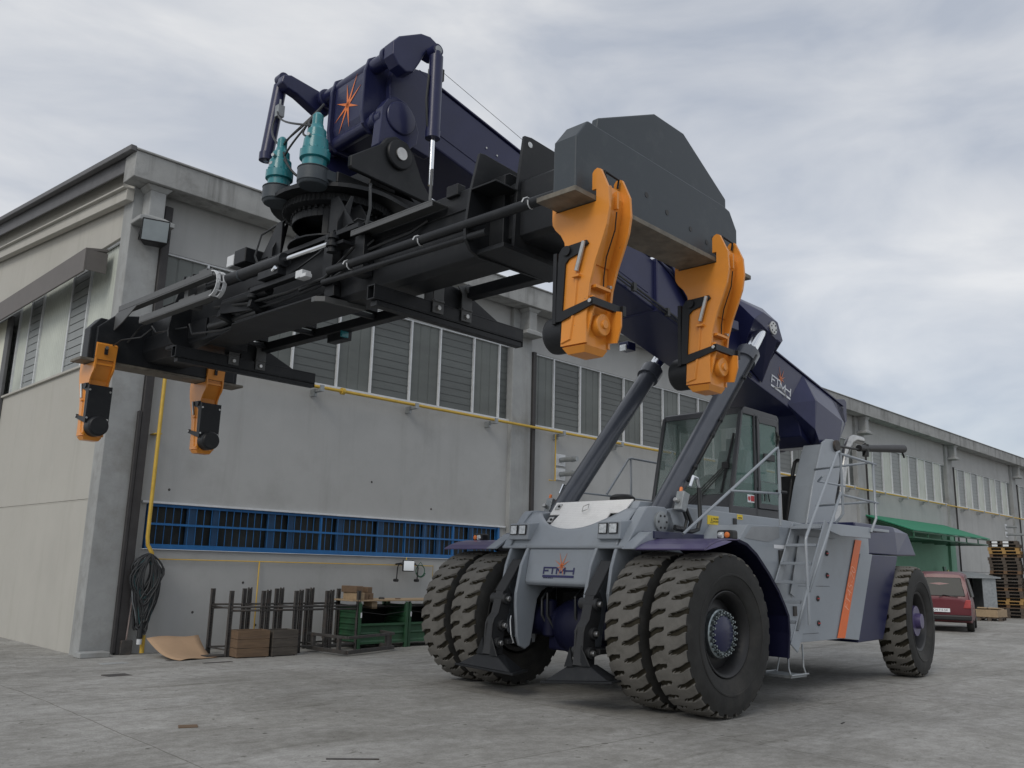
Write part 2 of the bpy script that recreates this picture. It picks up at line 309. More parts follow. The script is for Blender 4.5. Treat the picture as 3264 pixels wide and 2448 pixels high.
ge = MB(); ge.prism([(15.80, zg(15.8) - .08), (15.80, zg(15.8) + .03), (45, zg(45) + .05), (45, zg(45) - .06)], 'x', 5.50, 5.615)
ge.prism([(16.0, zg(16.0) - .36), (16.0, zg(16.0) - .02), (45, zg(45) - .02), (45, zg(45) - .36)], 'x', 5.66, 5.70)
bpart(ge, 'gable_roof_trim', M['roofmetal'], .01)
gb = MB(); gb.prism([(16.3, 8.30), (16.3, 8.52), (45, 8.52 + 28.7 * .1), (45, 8.30 + 28.7 * .1)], 'x', 5.70, 5.849)
gb.prism([(16.3, 8.52), (16.3, 8.56), (45, 8.56 + 28.7 * .1), (45, 8.52 + 28.7 * .1)], 'x', 5.62, 5.849)
bpart(gb, 'gable_beam', M['conc2'], .008)
gl = MB()
gl.prism([(16.62, 7.74), (16.62, zg(16.62) - .1), (45, zg(45) - .1), (45, 7.74)], 'x', 5.90, 6.2); gl.prism([(16.34, 8.5), (16.34, zg(16.34) - .12), (17.0, zg(17) - .12), (17.0, 8.5)], 'x', 5.86, 5.899)
gl.prism([(16.62, 2.65), (16.62, 5.33), (45, 5.33), (45, 2.65)], 'x', 5.90, 6.2)
gl.prism([(16.62, -.4), (16.62, 2.62), (45, 2.62), (45, -.4)], 'x', 5.90, 6.2)
gl.box(5.91, 6.2, 16.62, 45, 2.62, 2.65)
gl.box(5.852, 5.91, 16.325, 16.72, -.3, 8.3)
bpart(gl, 'gable_wall', M['conc2'], .006)
si = MB(); si.box(5.84, 5.899, 16.72, 45, 5.29, 5.34); bpart(si, 'sill', M['conc2'], .006)
# gable windows
gwn = MB(); y = 16.72; k = 0
fr = MB(); fr.box(5.96, 6.0, 16.63, 45, 5.33, 5.36); fr.box(5.96, 6.0, 16.63, 45, 7.70, 7.74)
gwin = bpart(fr, 'window', M['white'])
edges = [16.66, 18.55, 19.58, 21.5, 22.35, 23.2, 25.4, 27, 29, 31]
for k in range(len(edges) - 1):
    a, b = edges[k], edges[k + 1]; p = MB()
    if k % 2 == 0:
        n = int((b - a) / .12); 
        for i in range(n):
            y0 = a + (b - a) * i / n; y1 = a + (b - a) * (i + 1) / n
            p.add([(6.04, y0, 5.36), (6.02, (y0 + y1) / 2 - .02, 5.36), (6.02, (y0 + y1) / 2 + .02, 5.36), (6.04, y1, 5.36), (6.04, y0, 7.7), (6.02, (y0 + y1) / 2 - .02, 7.7), (6.02, (y0 + y1) / 2 + .02, 7.7), (6.04, y1, 7.7)], [(0, 1, 5, 4), (1, 2, 6, 5), (2, 3, 7, 6)])
        bpart(p, 'polycarbonate_panel', M['poly2'], parent=gwin)
    else:
        for i in range(13):
            z0 = 5.38 + i * .178; p.box(6.0, 6.01, a + .02, b - .02, z0, z0 + .16); 
        for i in range(13):
            z0 = 5.38 + i * .178; vs = len(p.v)
        p.box(6.06, 6.08, a, b, 5.36, 7.7)
        bpart(p, 'louvre_panel', M['louv2'], parent=gwin)
for e in edges: bpart(MB().box(5.98, 6.05, e - .02, e + .02, 5.36, 7.7), 'mullion', M['white'], parent=gwin)
pn = MB(); pn.box(5.84, 5.895, 23.62, 27, 1.2, 7.34); bpart(pn, 'pale_door_panel', mat('pale_translucent_panel', (.62, .62, .52), .5, var=.05), .01)
pn = MB(); pn.box(5.82, 5.895, 23.28, 23.6, 2.6, 7.34); bpart(pn, 'door_jamb', M['roofmetal'], .01)
aw = MB(); aw.prism([(5.46, 7.06), (5.46, 7.54), (5.89, 7.62), (5.89, 7.56), (5.50, 7.50), (5.50, 7.06)], 'y', 17.42, 30)
aw.box(5.50, 5.89, 17.42, 17.44, 7.10, 7.52)
bpart(aw, 'awning_box', M['awnbox'], .005)
# strip windows on the long side
for k in range(7):
    x0 = colx[k] + cw[k] + (.16); x1 = colx[k + 1]
    f = MB(); f.box(x0, x1, YW + .02, YW + .10, 7.505, 7.54); f.box(x0, x1, YW - .03, YW + .10, 5.455, 5.50)
    pat = []; x = x0
    pl, lo = (.93, 1.16) if k < 3 else (1.02, 1.12)
    i = 0
    while x < x1 - .05:
        wd = pl if i % 2 == 0 else lo
        e = min(x + wd, x1)
        if x1 - e < .3: e = x1
        pat.append((x, e, i % 2)); x = e; i += 1
    for a, b, t_ in pat[1:]: f.box(a - .022, a + .022, YW + .015, YW + .10, 5.50, 7.505)
    wn = bpart(f, 'window', M['white'])
    bk_ = MB(); bk_.box(x0, x1, YW + .29, YW + .3, 5.4, 7.6)
    for a, b, t_ in pat:
        p = MB()
        if t_ == 0:
            n = 3
            for i in range(n):
                a0 = a + (b - a) * i / n; a1 = a + (b - a) * (i + 1) / n
                p.add([(a0, YW + .085, 5.5), (a0 + .03, YW + .07, 5.5), (a1 - .03, YW + .07, 5.5), (a1, YW + .085, 5.5), (a0, YW + .085, 7.51), (a0 + .03, YW + .07, 7.51), (a1 - .03, YW + .07, 7.51), (a1, YW + .085, 7.51)], [(0, 1, 5, 4), (1, 2, 6, 5), (2, 3, 7, 6)])
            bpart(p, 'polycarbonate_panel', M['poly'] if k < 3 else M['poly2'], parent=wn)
        else:
            n = 11; hh = 2.0 / n
            for i in range(n):
                z0 = 5.503 + i * hh
                p.add([(a + .03, YW + .066, z0), (b - .03, YW + .066, z0), (b - .03, YW + .078, z0 + hh * .985), (a + .03, YW + .078, z0 + hh * .985)], [(0, 1, 2, 3)])
                p.box(a + .03, b - .03, YW + .079, YW + .10, z0 - .01, z0 + .006, 1)
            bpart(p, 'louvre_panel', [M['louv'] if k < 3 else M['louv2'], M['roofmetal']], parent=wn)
# blue barred ribbon window
f = MB(); X0, X1 = 6.83, 16.02
f.box(X0, X1, YW - .05, YW + .08, 1.785, 1.875, 0); f.box(X0, X0 + .07, YW - .03, YW + .08, 1.875, 2.62, 0); f.box(X1 - .07, X1, YW - .03, YW + .08, 1.875, 2.62)
f.box(X0 + .07, X1 - .07, YW + .0, YW + .08, 2.57, 2.62)
f.box(X0 + .07, X1 - .07, YW - .045, YW - .03, 2.225, 2.265)
i = 0; x = X0 + .18
while x < X1 - .1:
    f.box(x, x + .009, YW - .03, YW - .02, 1.875, 2.57); x += .155; i += 1
for x, wd in [(7.62, .2), (8.15, .12), (9.35, .18), (9.85, .12), (11.05, .16), (12.15, .16), (13.5, .14), (13.95, .14), (15.0, .16)]:
    f.box(x, x + wd, YW + .03, YW + .07, 1.875, 2.57, 1)
for x in (10.6, 12.9, 14.4): f.box(x, x + .04, YW - .03, YW + .02, 1.875, 2.57)
bw = bpart(f, 'barred_window', [M['blue'], M['bluedk']])
p = MB(); p.box(X0 + .02, X1 - .02, YW + .12, YW + .14, 1.8, 2.62); bpart(p, 'pane', M['dkglass'], parent=bw)
p = MB(); p.box(6.7, 16.2, YW - .06, YW + .1, 2.625, 2.665); bpart(p, 'lintel_strip', M['white'])
for x_, z_ in ((11.9, 3.45), (13.7, 2.95), (8.9, 1.18), (9.25, .35), (7.9, .62), (10.4, 1.02), (12.5, .35), (7.2, 2.9)):
    bpart(MB().lathe([(.022, 0), (.026, .003), (.012, .006), (.01, .006)], (x_, YW - .001, z_), (0, -1, 0), 9), 'anchor_hole', M['rust'])
jo = MB()
for a, b in zip(colx[2:7], colx[3:8]): jo.box(a + .85, b, YW - .004, YW - .001, 2.0, 2.02)
bpart(jo, 'wall_joint', M['roofmetal'])
# brackets carrying the pipe
xb = [7.5, 10.15, 12.79, 15.42, 18.07, 20.7, 23.3, 25.9, 29, 31.6, 34.2, 36.8, 40, 42.6, 45.2, 47.6, 51, 53.6, 56.2, 58.8]
for x in xb:
    b = MB(); b.box(x - .03, x + .03, 16.27, YW - .001, 5.17, 5.33); b.box(x - .05, x + .05, 16.02, 16.27, 5.25, 5.31); b.box(x - .05, x + .05, 16.02, 16.05, 5.31, 5.38)
    bpart(b, 'bracket', M['galv'])
# gas pipe
def pipe(name, path, r, m, label, cat, n=12, group=None):
    o = MB().tube(path, r, n).build(name, m); return tag(o, label, cat, group)
gp = MB(); gp.tube([(6.9, 16.2, 1.62), (6.9, 16.2, 1.70), (6.80, 16.2, 1.85), (6.78, 16.2, 2.0), (6.78, 16.2, 5.2), (6.85, 16.2, 5.33), (7.0, 16.2, 5.365), (62, 16.2, 5.365)], .036, 12)
gp.cyl((10.75, 16.2, 5.365), (10.83, 16.2, 5.365), .075); gp.cyl((6.9, 16.2, -.06), (6.9, 16.2, .25), .04)
gp.box(6.72, 6.84, 16.19, 16.45, 3.9, 3.92)
tag(gp.build('gas_pipe', M['yel']), 'thick yellow gas pipe along the wall under the strip windows, dropping at the left', 'pipe')
gp = MB(); gp.tube([(6.95, 16.40, 1.60), (13.80, 16.40, 1.60), (13.80, 16.40, 1.35)], .011, 6); gp.tube([(9.2, 16.40, 1.60), (9.2, 16.40, -.05)], .013, 6); gp.tube([(12.98, 16.40, 1.6), (12.98, 16.40, 1.78)], .011, 6)
tag(gp.build('thin_pipe', M['yel']), 'thin yellow pipe running below the blue barred window with a branch down to the ground', 'pipe')
gp = MB(); gp.tube([(18.0, 16.3, 5.3), (18.0, 16.3, 4.0), (17.75, 16.3, 4.0)], .018, 8)
tag(gp.build('branch_pipe', M['yel']), 'short yellow branch pipe dropping past two flue outlets right of the second column', 'pipe')
def flue(x, z, x2, label):
    e = empty('wall_flue', (x, 16.44, z)); tag(e, label, 'flue', 'wall flue outlets')
    MB().box(-.22, .22, -.02, 0, -.17, .17).build('wall_plate', M['white'], e, .01)
    MB().lathe([(.07, .0), (.07, .42), (.085, .42), (.085, .5), (.07, .5), (.07, x2), (.05, x2)], (0, -.02, 0), (0, -1, 0), 16).build('flue_tube', M['galv'], e)
flue(18.35, 4.62, .62, 'upper steel flue outlet on white plate beside yellow branch pipe')
flue(18.35, 4.22, .82, 'lower longer steel flue outlet beside yellow branch pipe')
flue(58.6, 4.75, .62, 'upper far steel flue above the pallet stacks')
flue(58.6, 4.30, .95, 'lower far steel flue above the pallet stacks')
# floodlight on the corner
fl = empty('floodlight', (6.22, 16.08, 7.68), R(-18)); tag(fl, 'rectangular floodlight tilted down on the corner column of the hall', 'floodlight')
fb = MB(); fb.loft([(-.25, -.17, -.21), (.25, -.17, -.21), (.25, -.32, .20), (-.25, -.32, .20)], [(-.16, .02, -.24), (.16, .02, -.24), (.16, -.02, .10), (-.16, -.02, .10)])
fb.box(-.27, -.25, -.1, .2, -.1, .05); fb.box(.25, .27, -.1, .2, -.1, .05)
fb.build('housing', M['blk'], fl, .015)
MB().loft([(-.225, -.175, -.18), (.225, -.175, -.18), (.225, -.305, .175), (-.225, -.305, .175)], [(-.225, -.195, -.19), (.225, -.195, -.19), (.225, -.325, .165), (-.225, -.325, .165)]).build('lamp_glass', M['floodglass'], fl)
# ================= reach stacker =================
rs = empty('reach_stacker', (9.0591, 7.7333, 0), R(178.916))
tag(rs, 'huge grey and navy reach stacker, boom raised, holding a black spreader with orange legs', 'reach stacker')
def P(mb, name, mats, bev=0, par=None, seg=1): return mb.build(name, mats, par or rs, bev, seg=seg)
# ---- wheels ----
def tyre_mb(Rr, w, pitches=30, deep=.034, gw_=1.0):
    mb = MB(); nT = pitches * 24
    cols = [-1.16, -1.08, -1.0, -.98] + [-.9 + .1 * i for i in range(19)] + [.98, 1.0, 1.08, 1.16]
    def prof(c):
        a = abs(c)
        if a <= 1: return Rr - .014 * a ** 4, c * w / 2
        if a < 1.1: return Rr - .028, math.copysign(w / 2 + .014, c)
        return Rr - .062, math.copysign(w / 2 + .02, c)
    V = []; hh = []
    pt = 2 * math.pi / pitches
    for i in range(nT):
        th = 2 * math.pi * i / nT; row = []; hr = []
        for c in cols:
            r, y = prof(c); a = abs(c); d = 0
            lim = .12 if c > 0 else .10
            if a > lim and a < 1.12:
                # groove centre line
                t = (a - lim) / (1 - lim)
                off = (.0 if c > 0 else .5) * pt
                q = ((th - off) / pt) % 1.0
                q = min(q, 1 - q) * pt * Rr
                hw = (.015 + .012 * min(1, t * 1.4)) * gw_
                if t < .12: hw *= (t / .12) ** .5
                e = (hw - q) / .009
                d = max(0, min(1, e))
            if a > 1.1: d = 0
            row.append((r - deep * d, y)); hr.append(d)
        for (r, y), c in zip(row, cols): cc = max(-1, min(1, c)); sh_ = th + (.40 * cc * w / 2 + .008 * math.sin(cc * 7.5)) / Rr; V.append((r * math.cos(sh_), y, r * math.sin(sh_)))
        hh.append(hr)
    nc = len(cols); F_ = []; 
    o = len(mb.v); mb.v += V
    for i in range(nT):
        j = (i + 1) % nT
        for k in range(nc - 1):
            mb.f.append([o + i * nc + k, o + i * nc + k + 1, o + j * nc + k + 1, o + j * nc + k])
            dd = (hh[i][k] + hh[i][k + 1] + hh[j][k] + hh[j][k + 1]) / 4
            mb.m.append(2 if dd > .4 else (0 if k > 0 and k < nc - 2 else 1)); mb.s.append(dd < .05)
    for sd in (1, -1):
        pr = [(Rr - .055, sd * (w / 2 + .018)), (Rr - .10, sd * (w / 2 + .035)), (Rr - .17, sd * (w / 2 + .048)), (Rr - .24, sd * (w / 2 + .045)), (Rr - .245, sd * (w / 2 + .052)), (Rr - .262, sd * (w / 2 + .052)), (Rr - .268, sd * (w / 2 + .042)), (Rr - .34, sd * (w / 2 + .02)), (Rr * .56, sd * (w / 2 - .005)), (Rr * .54, sd * (w / 2 - .03)), (Rr * .525, sd * (w / 2 - .06))]
        o = len(mb.v); n = 96
        for r, y in pr:
            for j in range(n): mb.v.append((r * math.cos(2 * math.pi * j / n), y, r * math.sin(2 * math.pi * j / n)))
        for i in range(len(pr) - 1):
            for j in range(n): mb.f.append([o + i * n + j, o + i * n + (j + 1) % n, o + (i + 1) * n + (j + 1) % n, o + (i + 1) * n + j]); mb.m.append(1); mb.s.append(True)
    return mb
RF, WF = .9204, .452
def rim_mb(sd, col_in):
    mb = MB()
    mb.lathe([(.47, sd * .185), (.485, sd * .20), (.475, sd * .205), (.45, sd * .19), (.43, sd * .15), (.405, sd * .10), (.40, sd * .02), (.40, -sd * .2), (.46, -sd * .2)], (0, 0, 0), (0, 1, 0), 64, cap=False)
    mb.lathe([(.40, sd * .03), (.34, sd * .045), (.29, sd * .06), (.28, sd * .06)], (0, 0, 0), (0, 1, 0), 48, cap=False)
    mb.lathe([(.29, sd * .06), (.28, sd * .05), (0.0, sd * .05)][:2] + [(.01, sd * .05)], (0, 0, 0), (0, 1, 0), 32)
    return mb
tb = tyre_mb(RF, WF, 29, .045, 1.45)
RZ_ = R(.8)
def hub_mb(sd):
    h = MB()
    h.lathe([(.275, sd * .05), (.275, sd * .12), (.262, sd * .13), (.20, sd * .13), (.20, sd * .05)], (0, 0, 0), (0, 1, 0), 48, 0)
    h.lathe([(.20, sd * .10), (.20, sd * .155), (.185, sd * .165), (.02, sd * .168), (.01, sd * .168)], (0, 0, 0), (0, 1, 0), 40, 1)
    for k in range(22):
        a = 2 * math.pi * k / 22
        h.cyl((.236 * math.cos(a), sd * .12, .236 * math.sin(a)), (.236 * math.cos(a), sd * .165, .236 * math.sin(a)), .026, .022, 8, 0)
        h.cyl((.236 * math.cos(a), sd * .165, .236 * math.sin(a)), (.236 * math.cos(a), sd * .19, .236 * math.sin(a)), .013, .012, 6, 0)
    return h
front_tyre_me = None
for y_, sd in ((1.990, 1), (1.357, 1), (-1.364, -1), (-1.997, -1)):
    rim = P(rim_mb(sd, 0), 'wheel', M['blk']); rim.location = (-.042 - .014 * y_, y_, RF); rim.rotation_euler = (0, 0, RZ_)
    if front_tyre_me is None:
        t = P(tb, 'tyre', [M['tread'], M['rubber'], M['groove']], par=rim); front_tyre_me = t.data
    else:
        t = bpy.data.objects.new('tyre', front_tyre_me); col.objects.link(t); t.parent = rim
    t.rotation_euler = (0, R(3 + 5 * y_), 0)
    if abs(y_) > 1.9: P(hub_mb(sd), 'hub', [M['hubm'], M['navy']], par=rim)
tb = tyre_mb(.90, .43, 28, .06, 2.0)
rtm = None
for sd in (1, -1):
    rim = P(MB().lathe([(.47, sd * .18), (.485, sd * .195), (.45, sd * .18), (.42, sd * .12), (.40, sd * .05), (.28, sd * .03), (.26, sd * .10), (.20, sd * .14), (.19, sd * .16), (.02, sd * .165)], (0, 0, 0), (0, 1, 0), 48, cap=False), 'wheel', M['blk'])
    rim.location = (-6.51 - .02 * sd, sd * 1.68 - .09, .8975); rim.rotation_euler = (0, 0, .109 + RZ_)
    h = MB()
    for k in range(12):
        a = 2 * math.pi * k / 12; h.cyl((.23 * math.cos(a), sd * .10, .23 * math.sin(a)), (.23 * math.cos(a), sd * .15, .23 * math.sin(a)), .02, n=6)
    h.cyl((0, sd * .06, 0), (0, sd * .165, 0), .25, .245, 32); h.cyl((0, sd * .15, 0), (0, sd * .25, 0), .13, .12, 20)
    P(h, 'hub', M['violet'], par=rim)
    if rtm is None: t = P(tb, 'tyre', [M['tread'], M['rubber'], M['groove']], par=rim); rtm = t.data
    else: t = bpy.data.objects.new('tyre', rtm); col.objects.link(t); t.parent = rim
    t['label'] = 'rear tyre with deep chevron tread'
# ---- chassis ----
ch = MB()
ch.box(-6.9, -.55, -.95, .95, .72, 1.9); ch.prism([(-.2, 1.85), (-.45, 2.40), (-.9, 2.454), (-3.3, 2.43), (-3.95, 2.40), (-5.3, 2.40), (-5.3, 1.8)], 'y', -1.1, 1.1)
for s in (1, -1):
    a, b = sorted((s * .585, s * .635))
    ip = [(.36, 1.9), (.40, 1.85), (.512, 1.646), (.60, 1.28), (.605, 1.15), (.568, .72), (.52, .60), (.414, .555), (.33, .60), (.30, .70), (.235, 1.05), (.20, 1.20), (.12, 1.30), (0, 1.36), (-.5, 1.36), (-.5, 1.9)]
    ch.prism(ip, 'y', a, b)
    a, b = sorted((s * .905, s * .955))
    ch.prism([(.36, 1.9), (.40, 1.85), (.484, 1.642), (.55, 1.324), (.50, 1.0), (.40, .75), (.2, .6), (-.1, .6), (-.1, 1.9)], 'y', a, b)
    a, b = sorted((s * .955, s * 1.10))
    ch.prism([(.40, 1.88), (.28, 2.05), (.02, 2.36), (-.04, 2.405), (-.16, 2.42), (-.40, 2.42), (-.52, 2.36), (-.60, 2.2), (-.60, 1.88)], 'y', a, b)
    ch.box(-.3, .40, min(s*.64, s*1.1), max(s*.64, s*1.1), 1.865, 1.905)
P(ch, 'chassis', M['grey'], .012, seg=2)
# front panel
fp = MB(); fp.prism([(.345, 1.87), (.37, 1.85), (.452, 1.45), (.452, 1.42), (.42, 1.39), (.10, 1.36), (.10, 1.40), (.39, 1.42), (.31, 1.86)], 'y', -.584, .584)
P(fp, 'front_panel', M['grey'], .02, seg=3)
# front hood with scooped top edge
def fx(z):
    pts = [(1.86, .36), (2.0, .275), (2.12, .19), (2.19, .147), (2.37, -.06), (2.5, -.2)]
    for (z0, x0), (z1, x1) in zip(pts, pts[1:]):
        if z <= z1: return x0 + (x1 - x0) * (z - z0) / (z1 - z0)
    return -.2
ho = MB(); ns = 40; rows = 8; vs = []
for i in range(ns + 1):
    y = -.93 + 1.86 * i / ns; a = min(1, abs(y) / .76)
    top = 2.112 + .256 * a ** 2.1
    for k in range(rows + 1):
        z = 1.86 + (top - 1.86) * k / rows; vs.append((fx(z), y, z))
ho.add(vs, [(i * (rows + 1) + k, i * (rows + 1) + k + 1, (i + 1) * (rows + 1) + k + 1, (i + 1) * (rows + 1) + k) for i in range(ns) for k in range(rows)], 0, True)
o = P(ho, 'front_hood', M['grey']); md = o.modifiers.new('s', 'SOLIDIFY'); md.thickness = .03; md.offset = 1
for s in (1, -1):
    sh = MB(); a, b = sorted((s * .76, s * .955))
    sh.prism([(-.06, 2.375), (-.42, 2.42), (-.42, 1.95), (.2, 1.95), (.14, 2.18)], 'y', a, b); P(sh, 'shoulder_block', M['grey'], .02, seg=2)
# treadplate hatch
def treadmat():
    m = mat('aluminium_treadplate', (.95, .95, .94), .40, metal=.1, var=.03, vs=8, dirt=(.6, .59, .57), dirtamt=.3, ds=5); t = m.node_tree; b = t.nodes['Principled BSDF']
    tc = N('ShaderNodeTexCoord', t); mp = N('ShaderNodeMapping', t); mp.inputs['Rotation'].default_value = (0, 0, R(45)); mp.inputs['Scale'].default_value = (26, 26, 1); t.links.new(tc.outputs['Object'], mp.inputs[0])
    ck = N('ShaderNodeTexBrick', t); ck.inputs['Scale'].default_value = 1; ck.inputs['Mortar Size'].default_value = .14; ck.inputs['Brick Width'].default_value = .9; ck.inputs['Row Height'].default_value = .45
    ck.inputs['Color1'].default_value = (1, 1, 1, 1); ck.inputs['Color2'].default_value = (.8, .8, .8, 1); ck.inputs['Mortar'].default_value = (0, 0, 0, 1); t.links.new(mp.outputs[0], ck.inputs[0])
    src = b.inputs['Base Color'].links[0].from_socket; x = N('ShaderNodeMix', t, data_type='RGBA', blend_type='MULTIPLY'); x.inputs[0].default_value = .16; t.links.new(src, x.inputs[6]); t.links.new(ck.outputs[0], x.inputs[7]); t.links.new(x.outputs[2], b.inputs['Base Color'])
    bb = N('ShaderNodeBump', t); bb.inputs['Strength'].default_value = .8; bb.inputs['Distance'].default_value = .006; t.links.new(ck.outputs[0], bb.inputs['Height']); t.links.new(bb.outputs[0], b.inputs['Normal'])
    return m
ht = MB()
# slanted plate: from notch (x .17,z2.10) to top (x -.24,z2.53)
def hp(y, t): return (.13 - .40 * t, y, 2.11 + .42 * t)
out_ = [(-.62, .16), (-.30, .02), (0, -.02), (.30, .02), (.44, .12), (.44, .56), (.66, .56), (.69, 1.0), (-.69, 1.0), (-.66, .56), (-.47, .56), (-.52, .2)]
v1 = [hp(y, t) for y, t in out_]; v2 = [(x - .012, y, z - .012) for x, y, z in v1]; ht.loft(v1, v2)
hto = P(ht, 'treadplate_hatch', treadmat())
hd = MB(); e = [hp(-.02, .55), hp(-.06, .72), hp(.02, .80), hp(.06, .62)]; e = [(x + .035, y, z + .035) for x, y, z in e]; hd.tube(e + [e[0]], .006, 6); P(hd, 'hatch_handle', M['steel'], par=hto)
for y, t in ((-.58, .82), (-.56, .36)):
    lt = MB(); x, yy, z = hp(y, t); lt.loft([hp(y - .045, t - .09), hp(y + .045, t - .09), hp(y + .045, t + .09), hp(y - .045, t + .09)], [tuple(c + d for c, d in zip(hp(y + a, t + b), (.012, 0, .012))) for a, b in ((-.045, -.09), (.045, -.09), (.045, .09), (-.045, .09))])
    lt.cyl((x + .01, yy + .015, z + .01), (x + .02, yy + .015, z + .02), .018, mi=1); P(lt, 'latch', [M['steel'], M['blk']], par=hto)
bd = MB(); bd.prism([(-.2, 2.4), (-.27, 2.50), (-2.4, 2.56), (-2.4, 2.35)], 'y', -.66, .8); P(bd, 'hood_deck', M['grey'], .01)
# headlights
for s in (1, -1):
    h = MB(); a, b = sorted((s * .617, s * .987))
    h.prism([(.385, 1.985), (.36, 2.205), (-.1, 2.25), (-.1, 2.05), (.1, 1.96)], 'y', a, b)
    ho_ = P(h, 'headlight_box', M['grey'], .012, seg=2)
    for q in (-.083, .083):
        c = s * .802 + q; l = MB()
        l.loft([(.3835, c - .070, 2.05), (.3835, c + .070, 2.05), (.372, c + .070, 2.185), (.372, c - .070, 2.185)], [(.393, c - .070, 2.05), (.393, c + .070, 2.05), (.382, c + .070, 2.185), (.382, c - .070, 2.185)], 1)
        l.loft([(.3925, c - .056, 2.062), (.3925, c + .056, 2.062), (.383, c + .056, 2.173), (.383, c - .056, 2.173)], [(.398, c - .056, 2.062), (.398, c + .056, 2.062), (.388, c + .056, 2.173), (.388, c - .056, 2.173)], 0)
        P(l, 'headlight', [M['lens'], M['blk']], par=ho_)
# logo strokes
STAR = [(90, 1.0), (72, .55), (108, .95)]
def star_mb(mb, org, ex, ey, r, angs, mi=0, wd=.05, dz=.003):
    for a, l in angs:
        c, s = math.cos(R(a)), math.sin(R(a)); p = [(-s * wd * r, c * wd * r), (s * wd * r, -c * wd * r), (c * l * r, s * l * r)]
        vv = place([(x, y, 0) for x, y in p] + [(x, y, dz) for x, y in p], org, ex, ey)
        mb.add(vv, [(0, 1, 2), (5, 4, 3), (0, 2, 5, 3), (1, 4, 5, 2)], mi)
    n = 14; ring = [(r * .12 * math.cos(2 * math.pi * i / n), r * .12 * math.sin(2 * math.pi * i / n)) for i in range(n)]
    vv = place([(x, y, 0) for x, y in ring] + [(x, y, dz) for x, y in ring], org, ex, ey); mb.add(vv, [tuple(range(n)), tuple(range(n, 2 * n))[::-1]], mi)
def logo(mb, org, ex, ey, w_, h_, mi=0, under=True, ml=None, dz=.004):
    # letters F T M H with linked strokes; unit box w_ x h_, origin = lower left
    t = w_ * .036
    def st(x0, y0, x1, y1, th=t):
        dx, dy = x1 - x0, y1 - y0; L = math.hypot(dx, dy); nx, ny = -dy / L * th / 2, dx / L * th / 2
        p = [(x0 + nx, y0 + ny), (x0 - nx, y0 - ny), (x1 - nx, y1 - ny), (x1 + nx, y1 + ny)]
        vv = place([(a, b, 0) for a, b in p] + [(a, b, dz) for a, b in p], org, ex, ey)
        mb.add(vv, [(0, 1, 2, 3), (7, 6, 5, 4), (0, 4, 5, 1), (1, 5, 6, 2), (2, 6, 7, 3), (3, 7, 4, 0)], mi)
    S = w_; H = h_
    st(.02 * S, 0, .02 * S, H * .92); st(.0 * S, H * .95, .42 * S, H * .95); st(.02 * S, H * .50, .17 * S, H * .50)
    st(.30 * S, 0, .30 * S, H * .95); st(.44 * S, 0, .44 * S, H); st(.43 * S, H * .97, .58 * S, H * .2); st(.58 * S, H * .2, .71 * S, H * .97); st(.70 * S, 0, .70 * S, H)
    st(.70 * S, H * .52, .97 * S, H * .52); st(.98 * S, 0, .98 * S, H)
    if under: st(0, -H * .32, S, -H * .32, t * 1.5)
lg = MB()
zc = Vector((.452 - .387, 0, 1.45 - 1.78)).normalized(); upv = -zc   # panel up direction
def onp(y, z): x = .37 + (1.85 - z) / .40 * .082 + .003; return (x, y, z)
logo(lg, onp(-.265, 1.535), (0, 1, 0), upv, .55, .088)
P(lg, 'logo_lettering', M['bluetxt'])
lg = MB(); star_mb(lg, Vector(onp(.055, 1.64)) + Vector((.003, 0, .001)), (0, 1, 0), upv, .18, [(110, 1.0), (68, 1.0), (150, .85), (30, .85), (200, .5), (-20, .45), (250, .75), (-70, .75)], wd=.045)
P(lg, 'star_emblem', M['orange3'])
vs, fs = textmesh('www.ftmh.it', .036, .001); o = MB().add(place(vs, onp(-.16, 1.488), (0, 1, 0), upv), fs); P(o, 'web_lettering', M['bluetxt'])
# axle / centre with its shade painted in
ax = MB(); ax.cyl((0, -1.9, RF), (0, 1.9, RF), .20, n=20); ax.lathe([(.20, -.40), (.34, -.24), (.40, 0), (.34, .24), (.20, .40)], (-.1, 0, .86), (0, 1, 0), 24)
ax.box(-.25, .12, -.45, .1, .55, 1.05); ax.cyl((.12, -.42, 1.2), (.12, -.42, .72), .10)
P(ax, 'front_axle', M['navydk'], .02)
ax = MB(); ax.cyl((-6.6558, -1.45, .89), (-6.6558, 1.45, .89), .17); ax.box(-6.9, -6.4, -.6, .6, .6, 1.15); P(ax, 'rear_axle', M['blk'], .02)
bx = MB(); bx.box(-.55, -.5, -.9, .9, .7, 1.9); bx.box(-.5, -.3, -.58, -.2, .9, 1.3); P(bx, 'shade_backing', M['blk'], .01)  # black backing added to darken the space behind the axle
hs = MB()
for k, (y0, z1) in enumerate([(-.50, 1.25), (-.40, 1.33), (.1, 1.3), (.25, 1.33)]):
    hs.tube([(.05, y0, 1.36), (.22, y0 + .02, z1 - .05), (.25, y0 + .05, 1.0), (.1, y0 + .12, .72)], .018, 8)
hs.tube([(.62, -.66, .98), (.69, -.60, .92), (.69, -.58, .75), (.60, -.62, .64), (.55, -.70, .63)], .008, 6, 1)
P(hs, 'hydraulic_hose', [M['hose'], M['white']])
